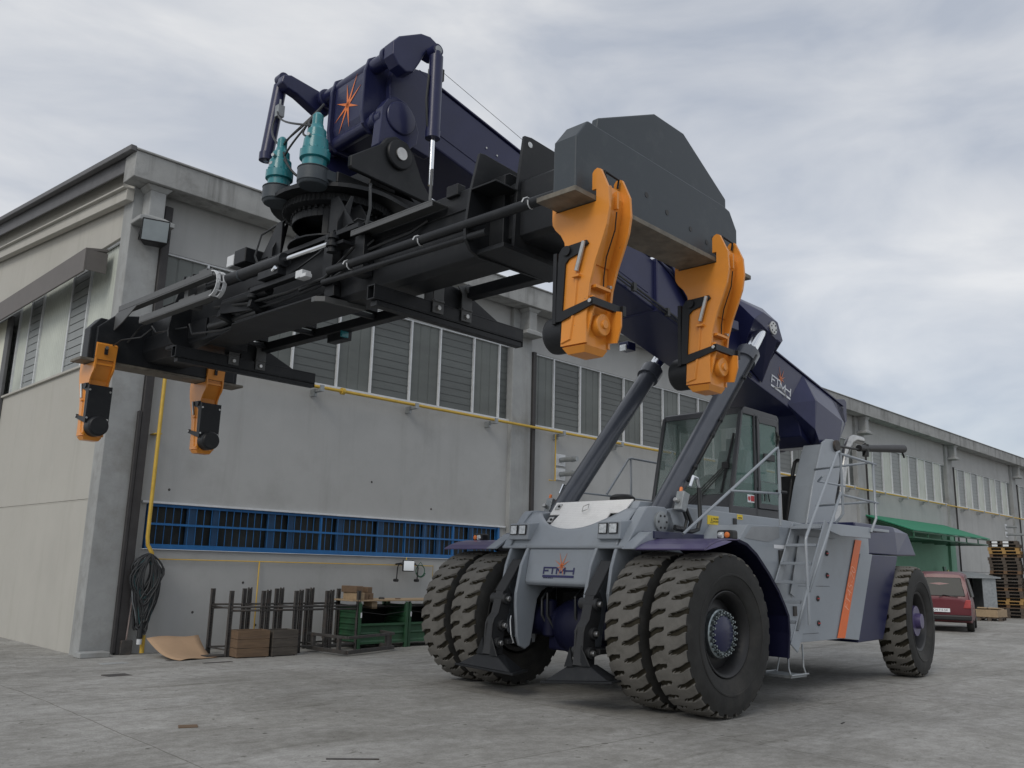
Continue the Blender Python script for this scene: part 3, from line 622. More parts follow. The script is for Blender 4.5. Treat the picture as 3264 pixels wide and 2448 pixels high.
# ---- support feet ----
for s in (1, -1):
    f = MB(); c = s * .79
    for q in (-.06, .06): f.prism([(.60, 1.34), (.67, 1.35), (.72, 1.28), (.80, 1.02), (.87, .95), (.90, .88), (.93, .50), (.70, .46), (.68, .80), (.60, 1.0), (.55, 1.25)], 'y', c + q - .012, c + q + .012)
    f.prism([(.70, 1.33), (.725, 1.28), (.80, 1.02), (.875, .94), (.935, .50), (.915, .50), (.855, .93), (.785, .99), (.70, 1.26)], 'y', c - .072, c + .072)
    f.prism([(.36, 1.72), (.40, 1.72), (.72, 1.30), (.66, 1.30)], 'y', c - .09, c + .09)
    for (x, z) in ((.68, 1.2), (.74, .86), (.80, .64)): f.cyl((x, c + .11, z), (x, c + .165, z), .033, n=12, mi=1); f.cyl((x, c - .16, z), (x, c + .12, z), .07, n=16)
    f.box(.2, .66, c - .12, c + .12, .62, .68)
    P(f, 'foot_arm', [M['blk2'], M['steel']], .006)
    f = MB(); z0 = .30
    # pad: plate + sloped wedge
    tilt = .0
    A = [(.98, c - .56, z0), (.98, c + .56, z0), (.55, c + .40, z0), (.55, c - .40, z0)]
    f.loft(A, [(x, y, z + .028) for x, y, z in A])
    B_ = [(.97, c - .50, z0 + .03), (.97, c + .50, z0 + .03), (.60, c + .36, z0 + .03), (.60, c - .36, z0 + .03)]; T_ = [(.90, c - .16, z0 + .20), (.90, c + .16, z0 + .20), (.72, c + .14, z0 + .20), (.72, c - .14, z0 + .20)]
    f.loft(B_, T_)
    for q in (-.17, .17): f.add([(.93, c + q * .5, z0 + .42), (.93, c + q * 1.2, z0 + .19), (.91, c + q * 1.2, z0 + .19), (.91, c + q * .5, z0 + .42), (.93, c + q * .35, z0 + .19), (.91, c + q * .35, z0 + .19)], [(0, 1, 4), (3, 5, 2), (0, 3, 2, 1)])
    ta = R(5.5) if s > 0 else R(-1.5); f.v = [(x, c + (y - c) * math.cos(ta) - (z - .4) * math.sin(ta), .4 + (y - c) * math.sin(ta) + (z - .4) * math.cos(ta)) for x, y, z in f.v]
    po = P(f, 'support_foot', M['gblack'], .006)
# ---- fenders ----
def sheet(prof, y0, y1, th, mb, mi=0, yend=None):
    n = len(prof); up_ = []
    for i, (x, z) in enumerate(prof):
        a = Vector((prof[min(i + 1, n - 1)][0] - prof[max(i - 1, 0)][0], prof[min(i + 1, n - 1)][1] - prof[max(i - 1, 0)][1])).normalized(); up_.append((x + a.y * th, z - a.x * th))
    mb.prism(prof + up_[::-1], 'y', y0, y1, mi)
for s in (1, -1):
    f = MB(); a, b = sorted((s * 1.30, s * 2.27))
    sheet([(.47, 1.845), (.36, 1.90), (.22, 1.945), (.05, 1.975), (-.25, 1.985)], a, b, .02, f)
    e = s * 2.27; f.add([(.47, e, 1.845), (.36, e, 1.9), (.22, e, 1.945), (.05, e, 1.975), (-.05, e + s * .03, 1.965), (.1, e + s * .05, 1.93), (.3, e + s * .03, 1.88)], [(0, 1, 2, 3, 4, 5, 6)])
    a, b = sorted((s * 1.12, s * 1.32)); f.box(-.95, .12, a, b, 2.0, 2.09, 1)
    P(f, 'fender', [M['violet'], M['navy']], .004)
    f = MB(); a, b = sorted((s * 1.2, s * 2.26))
    pr = [(-.25, 1.985), (-.45, 1.94), (-.66, 1.83), (-.92, 1.62), (-1.15, 1.40), (-1.30, 1.20), (-1.365, 1.10), (-1.375, .9), (-1.33, .60)]
    sheet(pr, a, b, .022, f); a, b = sorted((s * 2.24, s * 2.262)); 
    n = len(pr); f.prism(pr + [(x + .02, z - .015) for x, z in pr[::-1]], 'y', a, b)
    P(f, 'mudguard', M['navydk'], .004)
    f = MB(); f.prism([(.52, 1.86), (.18, 2.07), (.05, 2.10), (.05, 2.07), (.17, 2.04), (.48, 1.85)], 'y', *sorted((s * 1.12, s * 1.298)))
    f.prism([(.52, 1.86), (.18, 2.07), (.05, 2.09), (.05, 1.95), (.3, 1.88)], 'y', *sorted((s * 1.285, s * 1.30)))
    P(f, 'fender_bracket', M['grey'], .004)
    f = MB(); x, y = -.13, s * 2.17
    f.box(x - .10, x + .04, y - .105, y + .105, 1.985, 2.10)
    lm = P(f, 'indicator_lamp', M['blk'], .025, seg=3)
    f = MB(); f.lathe([(.034, 0), (.034, .012), (.022, .02), (.002, .022)], (x + .041, y - s * .05, 2.042), (1, 0, 0), 16); f.box(x + .038, x + .05, min(y, y - s * .05), max(y, y - s * .05), 2.008, 2.076); P(f, 'clear_lens', M['lens'], par=lm)
    f = MB(); f.lathe([(.034, 0), (.034, .012), (.022, .02), (.002, .022)], (x + .041, y + s * .045, 2.042), (1, 0, 0), 16); P(f, 'amber_lens', M['amber'], par=lm)
# ---- side bodies ----
for s in (1, -1):
    sb = MB()
    a, b = sorted((s * 1.101, s * 1.70))
    sb.prism([(-1.12, 1.98), (-1.40, 2.24), (-5.0, 2.29), (-5.0, 1.97), (-4.42, .66), (-3.95, .70), (-2.53, .69), (-1.6, .70), (-1.45, 1.1), (-1.25, 1.5), (-.8, 1.85)], 'y', a, b)
    a, b = sorted((s * 1.703, s * 1.71))
    sb.prism([(-4.66, 1.955), (-5.09, 1.955), (-4.45, .66), (-3.96, .70)], 'y', a, b)
    P(sb, 'side_body', M['grey'], .01)
st = MB(); st.prism([(-4.50, 2.163), (-4.715, 2.157), (-3.985, .705), (-3.74, .715)], 'y', 1.712, 1.716); P(st, 'orange_stripe', M['orange2'])
vs, fs = textmesh('FT45-70', .21, .001, .0, -.004); d = Vector((-.73, 0, 1.44)).normalized(); o = MB().add(place(vs, (-4.235, 1.7175, 1.43), d, Vector((0, 1, 0)).cross(d) * 1 if False else d.cross(Vector((0, 1, 0))) * -1), fs); P(o, 'model_lettering', mat('pale_orange_print', (.95, .48, .32), .5, var=.02))
st = MB(); st.prism([(-1.50, 2.215), (-2.2, 2.25), (-2.2, 2.10), (-1.9, 2.03), (-1.30, 2.06)], 'y', 1.702, 1.706); P(st, 'recess_panel', mat('recess_grey_panel', (.25, .265, .28), .5))
st = MB(); st.box(-2.16, -2.32, 1.702, 1.72, 1.72, 1.93); st.box(-2.22, -2.26, 1.72, 1.735, 1.78, 1.87, 1); st.box(-2.05, -2.35, 1.702, 1.706, 1.95, 2.0, 2); P(st, 'panel_latch', [M['blk'], M['steel'], M['whitep']], .01)
lk = MB()
for x, z in ((-3.54, 1.607), (-3.22, 1.28), (-3.21, .937), (-3.56, 1.927)): lk.cyl((x, 1.70, z), (x, 1.715, z), .04, n=8); lk.box(x - .008, x + .008, 1.715, 1.72, z - .035, z + .035, 1); lk.box(x - .035, x + .035, 1.716, 1.721, z - .008, z + .008, 2)
lk.box(-2.6, -3.6, 1.7005, 1.703, 1.45, 1.455, 1); lk.box(-2.72, -3.2, 1.7005, 1.703, .80, .805, 1); lk.box(-2.50, -2.58, 1.70, 1.72, 1.05, 1.18)
P(lk, 'panel_lock', [M['rust'], M['blk'], M['red']])
# counterweight
cwt = MB(); 
lo = [(-4.7, 1.66), (-6.27, 1.62), (-7.15, 1.58), (-7.40, 1.2), (-7.40, -1.2), (-7.15, -1.58), (-6.27, -1.62), (-4.7, -1.66)]
mid = [(-4.7, 1.64), (-6.27, 1.60), (-6.98, 1.53), (-7.25, 1.1), (-7.25, -1.1), (-6.98, -1.53), (-6.27, -1.60), (-4.7, -1.64)]
hi_ = [(-4.7, 1.62), (-6.24, 1.58), (-6.65, 1.46), (-6.9, 1.0), (-6.9, -1.0), (-6.65, -1.46), (-6.24, -1.58), (-4.7, -1.62)]
n8 = len(lo); cwt.add([(x, y, 1.965 + (.02 if x < -7 else 0)) for x, y in lo] + [(x, y, 2.36) for x, y in mid] + [(x, y, 2.45) for x, y in hi_], [tuple(range(8)), tuple(range(16, 24))] + [(r * 8 + i, r * 8 + (i + 1) % 8, r * 8 + 8 + (i + 1) % 8, r * 8 + 8 + i) for r in (0, 1) for i in range(8)])
P(cwt, 'counterweight', M['navy'], .02, seg=2)
cwt = MB(); cwt.prism([(-5.095, 1.95), (-6.10, 1.95), (-5.35, .64), (-4.46, .62)], 'y', -1.69, 1.69); cwt.prism([(-5.9, 1.93), (-7.1, 1.93), (-7.1, 1.2), (-5.6, .9)], 'y', -1.0, 1.0)
P(cwt, 'counterweight_skirt', M['navy'], .01)
st = MB(); st.add([(-6.75, 1.42, 2.0), (-6.93, 1.31, 2.0), (-6.90, 1.27, 2.28), (-6.72, 1.38, 2.28)], [(0, 1, 2, 3)]); 
# ---- ladder, platform, rails (left) ----
def rail(path, name='handrail', r=.02, par=None): return P(MB().tube(path, r, 8), name, M['grey'], par=par)
ld = MB()
def lx(z): return -2.53 + (2.26 - z) * .66
for yy, hh in ((1.73, .12), (2.22, .20)): ld.beam((lx(2.30) - .03, yy, 2.30), (lx(.70) - .03, yy, .70), .02, hh)
lad = P(ld, 'ladder', M['grey'], .006)
for k in range(7):
    z = 2.25 - k * .247; s_ = MB(); s_.box(lx(z) - .07, lx(z) + .09, 1.75, 2.20, z - .02, z + .015); 
    for i in range(9): s_.box(lx(z) - .06, lx(z) + .08, 1.775 + i * .048, 1.787 + i * .048, z + .015, z + .02)
    P(s_, 'step', M['grey'], .003, par=lad)
s_ = MB(); s_.box(-1.55, -1.95, 1.72, 2.16, .335, .365); 
for x in (-1.56, -1.94): s_.tube([(x, 2.15, .36), (x - .0, 2.12, .45), (x - .12, 2.05, .72)], .013, 6); s_.tube([(x, 1.74, .36), (x - .12, 1.76, .72)], .013, 6)
s_.tube([(-1.53, 2.17, .37), (-1.97, 2.17, .37)], .014, 6); s_.tube([(-1.53, 1.71, .37), (-1.97, 1.71, .37)], .014, 6)
P(s_, 'lowest_step', M['galv'], .003, par=lad)
pf = MB(); pf.prism([(-2.60, 2.20), (-2.62, 2.31), (-3.85, 2.31), (-3.85, 2.15), (-2.9, 2.15)], 'y', 2.21, 2.25); pf.box(-2.6, -4.6, 1.702, 2.21, 2.27, 2.31)
pf.prism([(-2.72, 2.15), (-3.85, 2.15), (-3.5, 2.13), (-3.1, 2.02), (-2.85, 1.8), (-2.5, 1.3), (-2.4, 1.35)], 'y', 1.72, 1.735)
P(pf, 'platform', M['grey'], .005)
rail([(-.30, 1.45, 2.07), (-2.12, 1.75, 3.32), (-2.16, 1.75, 3.34), (-2.18, 1.75, 3.28), (-2.16, 1.75, 2.26)])
rail([(-1.15, 1.6, 2.67), (-2.17, 1.75, 2.70)], r=.017)
rail([(-1.80, 2.3, .98), (-1.80, 2.3, 2.05), (-1.84, 2.3, 2.12), (-2.82, 2.3, 3.30), (-2.88, 2.3, 3.32), (-2.92, 2.3, 3.26), (-2.90, 2.3, 2.45), (-2.88, 2.2, 2.33)])
rail([(-1.83, 2.3, 1.40), (-2.86, 2.3, 2.74)])
rail([(-1.83, 2.3, 1.5), (-1.60, 2.24, .92)], r=.017)
rail([(-2.95, 2.28, 3.30), (-4.10, 2.28, 3.26)]); rail([(-2.95, 2.28, 2.72), (-4.10, 2.28, 2.68)], r=.017); rail([(-4.0, 2.28, 3.26), (-4.0, 2.28, 2.45), (-3.84, 2.26, 2.24)])
rail([(-2.95, 2.0, 3.0), (-3.6, 1.6, 3.0), (-4.5, 1.6, 3.0)], r=.015)
rail([(-3.9, 2.28, 3.27), (-4.3, 1.2, 3.27)], r=.017); rail([(-3.9, 2.28, 2.69), (-4.3, 1.2, 2.69)], r=.017)
# right side rails
rail([(-2.15, -1.9, 2.87), (-4.9, -1.9, 2.87)], r=.016); rail([(-2.83, -1.9, 2.90), (-3.43, -1.9, 3.57), (-3.5, -1.9, 3.59), (-4.35, -1.9, 3.58), (-4.9, -1.9, 3.55)]); rail([(-3.5, -1.9, 3.58), (-3.5, -1.9, 2.3)])
s_ = MB(); s_.box(-1.8, -4.5, -1.95, -1.11, 2.30, 2.36); P(s_, 'walkway', M['grey'], .005)
af = MB(); af.lathe([(.17, 0), (.20, .03), (.20, .07), (.17, .10), (.12, .12), (.01, .125)], (-1.95, -.85, 2.66), (0, 0, 1), 24); af.cyl((-1.95, -.85, 2.3), (-1.95, -.85, 2.68), .12); P(af, 'air_intake', M['blk'])
# ---- lift cylinders ----
for s in (1, -1):
    y = s * .92; p0 = Vector((-.42, y, 2.24)); p1 = Vector((-2.86, y, 4.97)); d = (p1 - p0).normalized()
    c = MB(); c.cyl(p0 + d * .12, p1 - d * .05, .148, n=36); c.cyl(p1 - d * .22, p1, .185, n=36)
    nrm = Vector((0, 1, 0)).cross(d)
    for k in range(14):
        a = 2 * math.pi * k / 14; q = Vector((0, 1, 0)) * math.cos(a) + nrm * math.sin(a); c.cyl(p1 + q * .155, p1 + q * .155 + d * .03, .018, n=6)
    c.cyl(p0 + Vector((0, -.12, 0)), p0 + Vector((0, .12, 0)), .16, n=24)
    cy = P(c, 'lift_cylinder', mat('dark_slate_cylinder_paint', (.055, .062, .078), .3, var=.08, coat=.3) if s == 1 else bpy.data.materials['dark_slate_cylinder_paint'])
    c = MB(); c.cyl(p1, p1 + d * .86, .108, n=32); P(c, 'piston_rod', M['chrome'], par=cy)
    c = MB(); o_ = Vector((-.02, s * .125, 0)) - nrm * .06 * 0
    a0 = p0 + d * .75 + Vector((0, s * .18, 0)); a1 = p1 - d * .1 + Vector((0, s * .18, 0)); c.tube([a0, a1], .022, 8); 
    c.tube([a0 + d * .9, a0 + d * 1.0], .03, 8)
    for q in (.1, .45, .8): m_ = a0.lerp(a1, q); c.cyl(m_ - d * .03, m_ + d * .03, .032, n=8)
    P(c, 'cylinder_pipe', M['gblack'], par=cy)
    if True:
        v = MB(); q = p0 + d * .33 + Vector((0, s * .26, .04)); v.loft([q + Vector(t) for t in ((.10, -.05, -.13), (.10, .07, -.13), (-.02, .07, -.16), (-.02, -.05, -.16))], [q + Vector(t) for t in ((.02, -.05, .12), (.02, .07, .12), (-.12, .07, .08), (-.12, -.05, .08))])
        v.cyl(q + Vector((0, 0, .1)), q + Vector((-.02, 0, .17)), .022, mi=1); v.cyl(q + Vector((.06, 0, -.02)), q + Vector((.14, 0, -.0)), .03, mi=2); P(v, 'valve_block', [M['galv'], M['amber'], M['steel']], .01, par=cy)
        v = MB(); yy = s * 1.18; v.tube([(-.85, yy, 2.72), (-.93, yy, 2.86), (-1.02, yy, 2.84), (-1.06, yy, 2.72)], .024, 8, 1); v.tube([(-1.06, yy, 2.72), (-1.08, yy, 2.3), (-1.02, yy, 2.16), (-.85, yy, 2.12), (-.6, yy, 2.15)], .03, 8)
        v.tube([(-.75, yy, 2.42), (-.84, yy + .02 * s, 2.25), (-.80, yy, 2.14), (-.5, yy, 2.15)], .028, 8); v.tube([(-.68, yy, 2.42), (-.77, yy, 2.28), (-.72, yy, 2.16), (-.5, yy, 2.18)], .022, 8); P(v, 'hose', [M['hose'], M['chrome']], par=cy)
    v = MB(); v.lathe([(.135, 0), (.135, .03), (.12, .036), (.01, .038)], (-.42 + .12, s * 1.10, 2.225), (0, s, 0), 28)
    for k in range(6): a = R(60 * k); v.cyl((-.30 + .085 * math.cos(a), s * 1.135, 2.225 + .085 * math.sin(a)), (-.30 + .085 * math.cos(a), s * 1.145, 2.225 + .085 * math.sin(a)), .014, n=8, mi=1)
    P(v, 'pivot_cap', [M['galv'], M['blk']])
# yellow sign
sg = MB(); a = [(-1.37, 2.375), (-1.64, 2.371), (-1.62, 2.253), (-1.36, 2.252)]; sg.prism(a, 'y', 1.1005, 1.106)
tri = [(-1.43, 2.27), (-1.50, 2.27), (-1.465, 2.345)]; sg.prism(tri, 'y', 1.1062, 1.108, 1); sg.prism([(-1.443, 2.278), (-1.487, 2.278), (-1.465, 2.327)], 'y', 1.1082, 1.109, 0); sg.box(-1.462, -1.468, 1.1092, 1.1095, 2.285, 2.312, 1)
vs, fs = textmesh('FALLING', .034, .0006); sg.add(place(vs, (-1.565, 1.108, 2.333), (-1, 0, 0), (0, 0, 1)), fs, 1); vs, fs = textmesh('HAZARD', .034, .0006); sg.add(place(vs, (-1.565, 1.108, 2.293), (-1, 0, 0), (0, 0, 1)), fs, 1)
P(sg, 'warning_sign', [M['sign'], M['signtxt']]); P(MB().box(-2.12, -2.26, 1.1005, 1.105, 2.36, 2.43).box(-2.14, -2.24, 1.1052, 1.106, 2.375, 2.39, 1), 'small_sign', [M['sign'], M['signtxt']])
sg = MB(); sg.box(-2.0, -2.09, 1.1005, 1.12, 2.22, 2.37); P(sg, 'door_latch', M['blk'], .01)
# ---- cab ----
X0t, X0b, XR, YC = -2.92, -2.57, -3.98, .72; ZB, ZT = 2.44, 4.10
cabm = mat('dark_grey_cab_paint', (.045, .047, .052), .4, var=.08)
c = MB()
def fxz(z): return X0b + (X0t - X0b) * (z - 2.62) / (4.08 - 2.62)
for s in (1, -1):
    c.beam((fxz(ZB), s * YC, ZB), (fxz(ZT), s * YC, ZT), .06, .06); c.beam((-3.26, s * (YC + .01), ZB), (-3.28, s * (YC + .01), ZT), .05, .04, upv=(0, 1, 0)); c.beam((XR, s * YC, ZB), (XR, s * YC, ZT), .07, .07)
    c.box(XR, -2.56, min(s * .69, s * .75), max(s * .69, s * .75), ZB, ZB + .16)
c.prism([(fxz(2.44) , 2.44), (fxz(2.78), 2.78), (fxz(2.78) - .04, 2.78), (fxz(2.44) - .04, 2.44)], 'y', -.69, .69)
c.prism([(X0t + .03, 4.05), (X0t - .02, 4.14), (-3.0, 4.17), (XR, 4.15), (XR - .05, 4.10), (XR - .05, 4.04)], 'y', -.75, .75); c.box(XR - .04, XR, -.72, .72, ZB, 3.0)
c.box(-4.0, -2.6, -.7, .7, 2.42, 2.46)
cab_ = P(c, 'cab', cabm, .012, seg=2)
g_ = MB(); g_.loft([(fxz(2.78), -.69, 2.78), (fxz(2.78), .69, 2.78), (fxz(4.05), .69, 4.05), (fxz(4.05), -.69, 4.05)], [(fxz(2.78) + .006, -.69, 2.78), (fxz(2.78) + .006, .69, 2.78), (fxz(4.05) + .006, .69, 4.05), (fxz(4.05) + .006, -.69, 4.05)]); P(g_, 'windscreen', M['glass'], par=cab_)
for s in (1, -1):
    g_ = MB(); g_.prism([(fxz(2.6) - .03, 2.60), (-3.235, 2.60), (-3.25, 4.05), (fxz(4.05) - .03, 4.05)], 'y', *sorted((s * .715, s * .721))); P(g_, 'side_window', M['glass2'], par=cab_)
g_ = MB(); g_.box(XR - .01, XR - .004, -.66, .66, 3.0, 4.05); P(g_, 'rear_window', M['glass2'], par=cab_)
for s in (1, -1):
    dr = MB(); y0, y1 = sorted((s * .745, s * .775))
    O_ = [(-3.30, 2.60), (-3.96, 2.60), (-3.97, 4.06), (-3.31, 4.06)]; I_ = [(-3.36, 3.03), (-3.89, 3.03), (-3.90, 3.95), (-3.38, 3.95)]
    for k in range(4):
        j = (k + 1) % 4; dr.prism([O_[k], O_[j], I_[j], I_[k]], 'y', y0, y1)
    P(dr, 'door', cabm, .006, par=cab_)
    g_ = MB(); g_.box(-3.89, -3.36, *sorted((s * .757, s * .763)), 3.0, 3.95); P(g_, 'door_glass', M['glass2'], par=cab_)
    g_ = MB(); g_.box(-3.90, -3.36, *sorted((s * .7755, s * .779)), 2.68, 3.02); P(g_, 'door_lower_glass', M['glass2'], par=cab_)
hd = MB(); hd.cyl((-3.88, .79, 3.66), (-3.88, .83, 3.80), .02); hd.cyl((-3.88, .79, 3.86), (-3.88, .83, 3.72), .02); hd.tube([(-3.42, .80, 2.72), (-3.42, .80, 2.86), (-3.52, .80, 2.88), (-3.56, .80, 2.72)], .01, 6); hd.cyl((-3.80, .80, 2.90), (-4.05, .82, 2.90), .025)
P(hd, 'door_handle', M['blk'], par=cab_)
wp = MB(); 
def fw(y, z, o=.03): return (fxz(z) + o, y, z)
wp.beam(fw(.66, 3.73), fw(.55, 2.80), .012, .035); wp.beam(fw(.60, 3.25, .05), fw(-.02, 2.68, .04), .014, .014); wp.beam(fw(.57, 3.18, .05), fw(-.02, 2.62, .04), .014, .014); wp.beam(fw(.54, 3.10, .05), fw(.05, 2.62, .04), .014, .014); wp.box(fxz(3.2) + .02, fxz(3.2) + .06, .53, .64, 3.17, 3.27)
P(wp, 'wiper', M['blk'], par=cab_)
it = MB(); it.box(-3.75, -3.35, -.25, .25, 2.46, 2.95); it.prism([(-3.72, 2.95), (-3.60, 2.95), (-3.78, 3.62), (-3.90, 3.60)], 'y', -.24, .24); it.box(-3.88, -3.80, -.12, .12, 3.62, 3.82); it.lathe([(.17, 0), (.17, .02), (.14, .02), (.14, 0)], (-3.02, 0, 3.06), (.5, 0, .85), 24); it.cyl((-3.0, 0, 3.06), (-2.85, 0, 2.7), .03); it.box(-3.5, -3.1, .35, .6, 2.46, 3.0)
P(it, 'seat_and_controls', M['blk'], .03, par=cab_)
sg = MB(); sg.box(-3.04, -3.24, .722, .726, 2.68, 2.80); sg.box(-3.13, -3.23, .7262, .7275, 2.70, 2.785, 1); sg.lathe([(.035, 0), (.035, .001)], (-3.085, .7262, 2.74), (0, 1, 0), 16, 1); P(sg, 'notice', [M['whitep'], M['red']], par=cab_)
cm = MB(); cm.box(-2.92, -2.86, -.78, -.72, 3.25, 3.40); cm.box(-3.42, -3.75, .79, .82, 3.36, 3.47); P(cm, 'wing_mirror', M['blk'], .01, par=cab_)
# ---- boom tower brackets + rear bits ----
for s in (1, -1):
    tw = MB()
    tw.prism([(-4.68, 2.40), (-4.97, 3.10), (-5.29, 3.70), (-5.40, 3.88), (-5.55, 3.95), (-5.78, 3.97), (-6.0, 3.90), (-6.08, 3.75), (-5.95, 3.3), (-5.75, 2.9), (-5.7, 2.40)], 'y', *sorted((s * .78, s * .82)))
    tw.prism([(-4.72, 2.40), (-5.0, 3.10), (-5.32, 3.70), (-5.42, 3.85), (-5.55, 3.80), (-5.68, 3.80), (-5.70, 2.40)], 'y', *sorted((s * .44, s * .78)))
    P(tw, 'boom_tower', M['grey'], .012, seg=2)
tw = MB(); tw.tube([(-5.0, .3, 2.5), (-5.28, .3, 3.4), (-5.35, .3, 3.55), (-5.45, .3, 3.60), (-5.7, .3, 3.6)], .035, 8); tw.box(-5.2, -5.6, .1, .42, 2.4, 3.3); P(tw, 'black_hose_guard', M['blk'], .01)
tw = MB(); tw.cyl((-5.85, .825, 3.86), (-5.85, .87, 3.86), .10, n=24, mi=1); tw.cyl((-5.8, .84, 3.86), (-6.9, .84, 3.90), .022); tw.cyl((-6.75, .84, 3.92), (-8.75, .84, 4.13), .062, .082, 20); tw.cyl((-7.02, .84, 3.80), (-7.05, .84, 4.02), .06); tw.cyl((-8.7, .84, 4.06), (-8.78, .84, 3.96), .02)
P(tw, 'exhaust_silencer', [M['blk'], M['rust']])
tw = MB(); tw.tube([(-6.0, .62, 2.45), (-6.3, .62, 2.9), (-6.55, .62, 3.6), (-6.7, .62, 3.9), (-6.85, .62, 4.08), (-7.05, .62, 4.15), (-7.35, .62, 4.15)], .075, 20); P(tw, 'exhaust_pipe', M['steel'])
# ---- boom ----
SL = .243
def zt(x): return 6.44 + SL * (x - .02)
def zbm(x): return 5.62 + SL * (x - .02)
b = MB(); b.prism([(-1.1, zt(-1.1)), (-5.4, zt(-5.4)), (-6.45, zt(-6.45)), (-6.95, zt(-6.95)), (-7.0, 4.42), (-6.6, 3.95), (-5.6, 3.85), (-5.25, 4.0), (-5.15, zbm(-5.15)), (-1.1, zbm(-1.1))], 'y', -.5, .5)
boom = P(b, 'boom', M['navy'], .015, seg=2)
b = MB(); b.prism([(-1.3, zt(-1.3) - .03), (3.45, zt(3.45) - .03), (3.45, zbm(3.45) + .02), (-1.3, zbm(-1.3) + .02)], 'y', -.44, .44); 
inn = P(b, 'inner_boom', M['navy'], .02, par=boom, seg=2)
b = MB()
for s in (1, -1):
    b.prism([(-1.1, zt(-1.1) + .03), (-6.9, zt(-6.9) + .03), (-6.9, zt(-6.9) + .002), (-1.1, zt(-1.1) + .002)], 'y', *sorted((s * .46, s * .53)))
    b.prism([(-1.05, zt(-1.05) + .012), (3.40, zt(3.4) - .005), (3.40, zt(3.4) - .028), (-1.05, zt(-1.05) - .01)], 'y', *sorted((s * .40, s * .462)))
    b.prism([(-.95, zt(-.95) - .60), (3.2, zt(3.2) - .60), (3.2, zt(3.2) - .615), (-.95, zt(-.95) - .615)], 'y', *sorted((s * .441, s * .448)))
P(b, 'boom_flange', M['navy'], .003, par=boom)
b = MB()
for k in range(3):
    dy = .525 + .02 * (k % 2); dz = .0 + .03 * k; b.tube([(.9, dy, zbm(.9) + .02 + dz), (-1.6, dy, zbm(-1.6) + .03 + dz), (-3.6, dy, zbm(-3.6) + .02 + dz)], .011, 6)
for x in (.4, -.5, -1.3, -2.1): b.box(x - .03, x + .03, .5, .56, zbm(x) - .0, zbm(x) + .12)
b.tube([(-4.35, .52, 4.72), (-4.55, .53, 4.74), (-4.7, .53, 4.66), (-4.72, .53, 4.60)], .01, 6, 1)
P(b, 'boom_hose', [M['hose'], M['steel']], par=boom)
# front gusset and hump brackets
for s in (1, -1):
    b = MB(); b.prism([(-1.0, zt(-1.0) - .02), (-1.35, 6.02), (-1.65, 5.86), (-1.85, 5.66), (-2.1, 5.35), (-2.6, 5.2), (-3.9, 5.0), (-3.9, 5.4), (-3.0, 5.68)], 'y', *sorted((s * .501, s * .525)))
    IN = [(-2.95, s * .62, 5.97), (-3.07, s * .62, 6.0), (-3.9, s * .60, 6.0), (-4.49, s * .52, 5.86), (-4.52, s * .52, 5.56), (-4.25, s * .52, 5.17), (-3.94, s * .52, 4.72), (-3.3, s * .52, 5.05)]
    OU = [(-2.86, s * 1.05, 5.50), (-3.14, s * 1.05, 5.67), (-3.58, s * 1.05, 5.60), (-3.70, s * 1.05, 5.36), (-3.72, s * 1.05, 5.32), (-3.66, s * 1.05, 5.27), (-3.55, s * 1.05, 5.30), (-3.25, s * 1.05, 5.40)]
    b.prism([(-1.3, zt(-1.3) - .02), (-2.2, 6.0), (-3.07, 6.0), (-3.2, 5.6), (-3.3, 5.05), (-2.4, 5.12), (-1.9, 5.5)], 'y', *sorted((s * .56, s * .60)))
    b.loft(IN, OU)
    b.add([(-2.9, s * 1.052, 5.52), (-3.14, s * 1.052, 5.67), (-3.58, s * 1.052, 5.59), (-3.70, s * 1.052, 5.33), (-3.5, s * 1.052, 5.30)], [(0, 1, 2, 3, 4)])
    b.prism([(-3.0, 6.02), (-4.0, 6.02), (-4.5, 5.88), (-4.54, 5.55), (-4.0, 5.5), (-3.0, 5.6)], 'y', *sorted((s * .48, s * .52)))
    hb = P(b, 'trunnion_bracket', M['navy'], .01, par=boom)
    b = MB(); b.lathe([(.11, 0), (.11, .025), (.10, .03), (.01, .032)], (-3.40, s * 1.05, 5.465), (0, s, 0), 24)
    for k in range(6): a = R(60 * k + 20); b.cyl((-3.40 + .07 * math.cos(a), s * 1.08, 5.465 + .07 * math.sin(a)), (-3.40 + .07 * math.cos(a), s * 1.086, 5.465 + .07 * math.sin(a)), .013, n=8, mi=1)
    P(b, 'trunnion_pin', [M['steel'], M['blk']], par=boom)
    b = MB(); b.box(-2.35, -2.15, *sorted((s * .88, s * 1.08)), 5.20, 5.34); b.box(-2.14, -2.11, *sorted((s * .90, s * 1.04)), 5.17, 5.28, 1); P(b, 'work_lamp', [M['navy'], M['lens']], .008, par=boom)
    # rear flare
    b = MB(); b.loft([(-5.4, s * .50, 5.12), (-6.45, s * .50, 4.87), (-6.95, s * .50, 4.45), (-6.5, s * .5, 3.92), (-5.65, s * .50, 3.85), (-4.8, s * .50, 4.50)], [(-5.35, s * .74, 4.62), (-5.42, s * .745, 4.61), (-6.35, s * .745, 4.38), (-6.1, s * .745, 3.85), (-5.45, s * .745, 3.85), (-5.30, s * .74, 4.1)])
    P(b, 'boom_foot', M['navy'], .006, par=boom)
b = MB(); b.prism([(-6.9, 4.9), (-7.05, 4.87), (-7.08, 4.4), (-6.95, 4.35)], 'y', -.12, .12); b.prism([(-6.6, 4.86), (-7.0, 4.92), (-7.08, 4.88), (-7.06, 4.5), (-6.9, 4.4)], 'y', .46, .50); P(b, 'rear_lug', M['navy'], .006, par=boom)
lg = MB(); d = Vector((-1, 0, -SL)).normalized(); u_ = Vector((-SL, 0, 1)).normalized() * 1
u_ = Vector((SL * -1, 0, 1)).normalized()
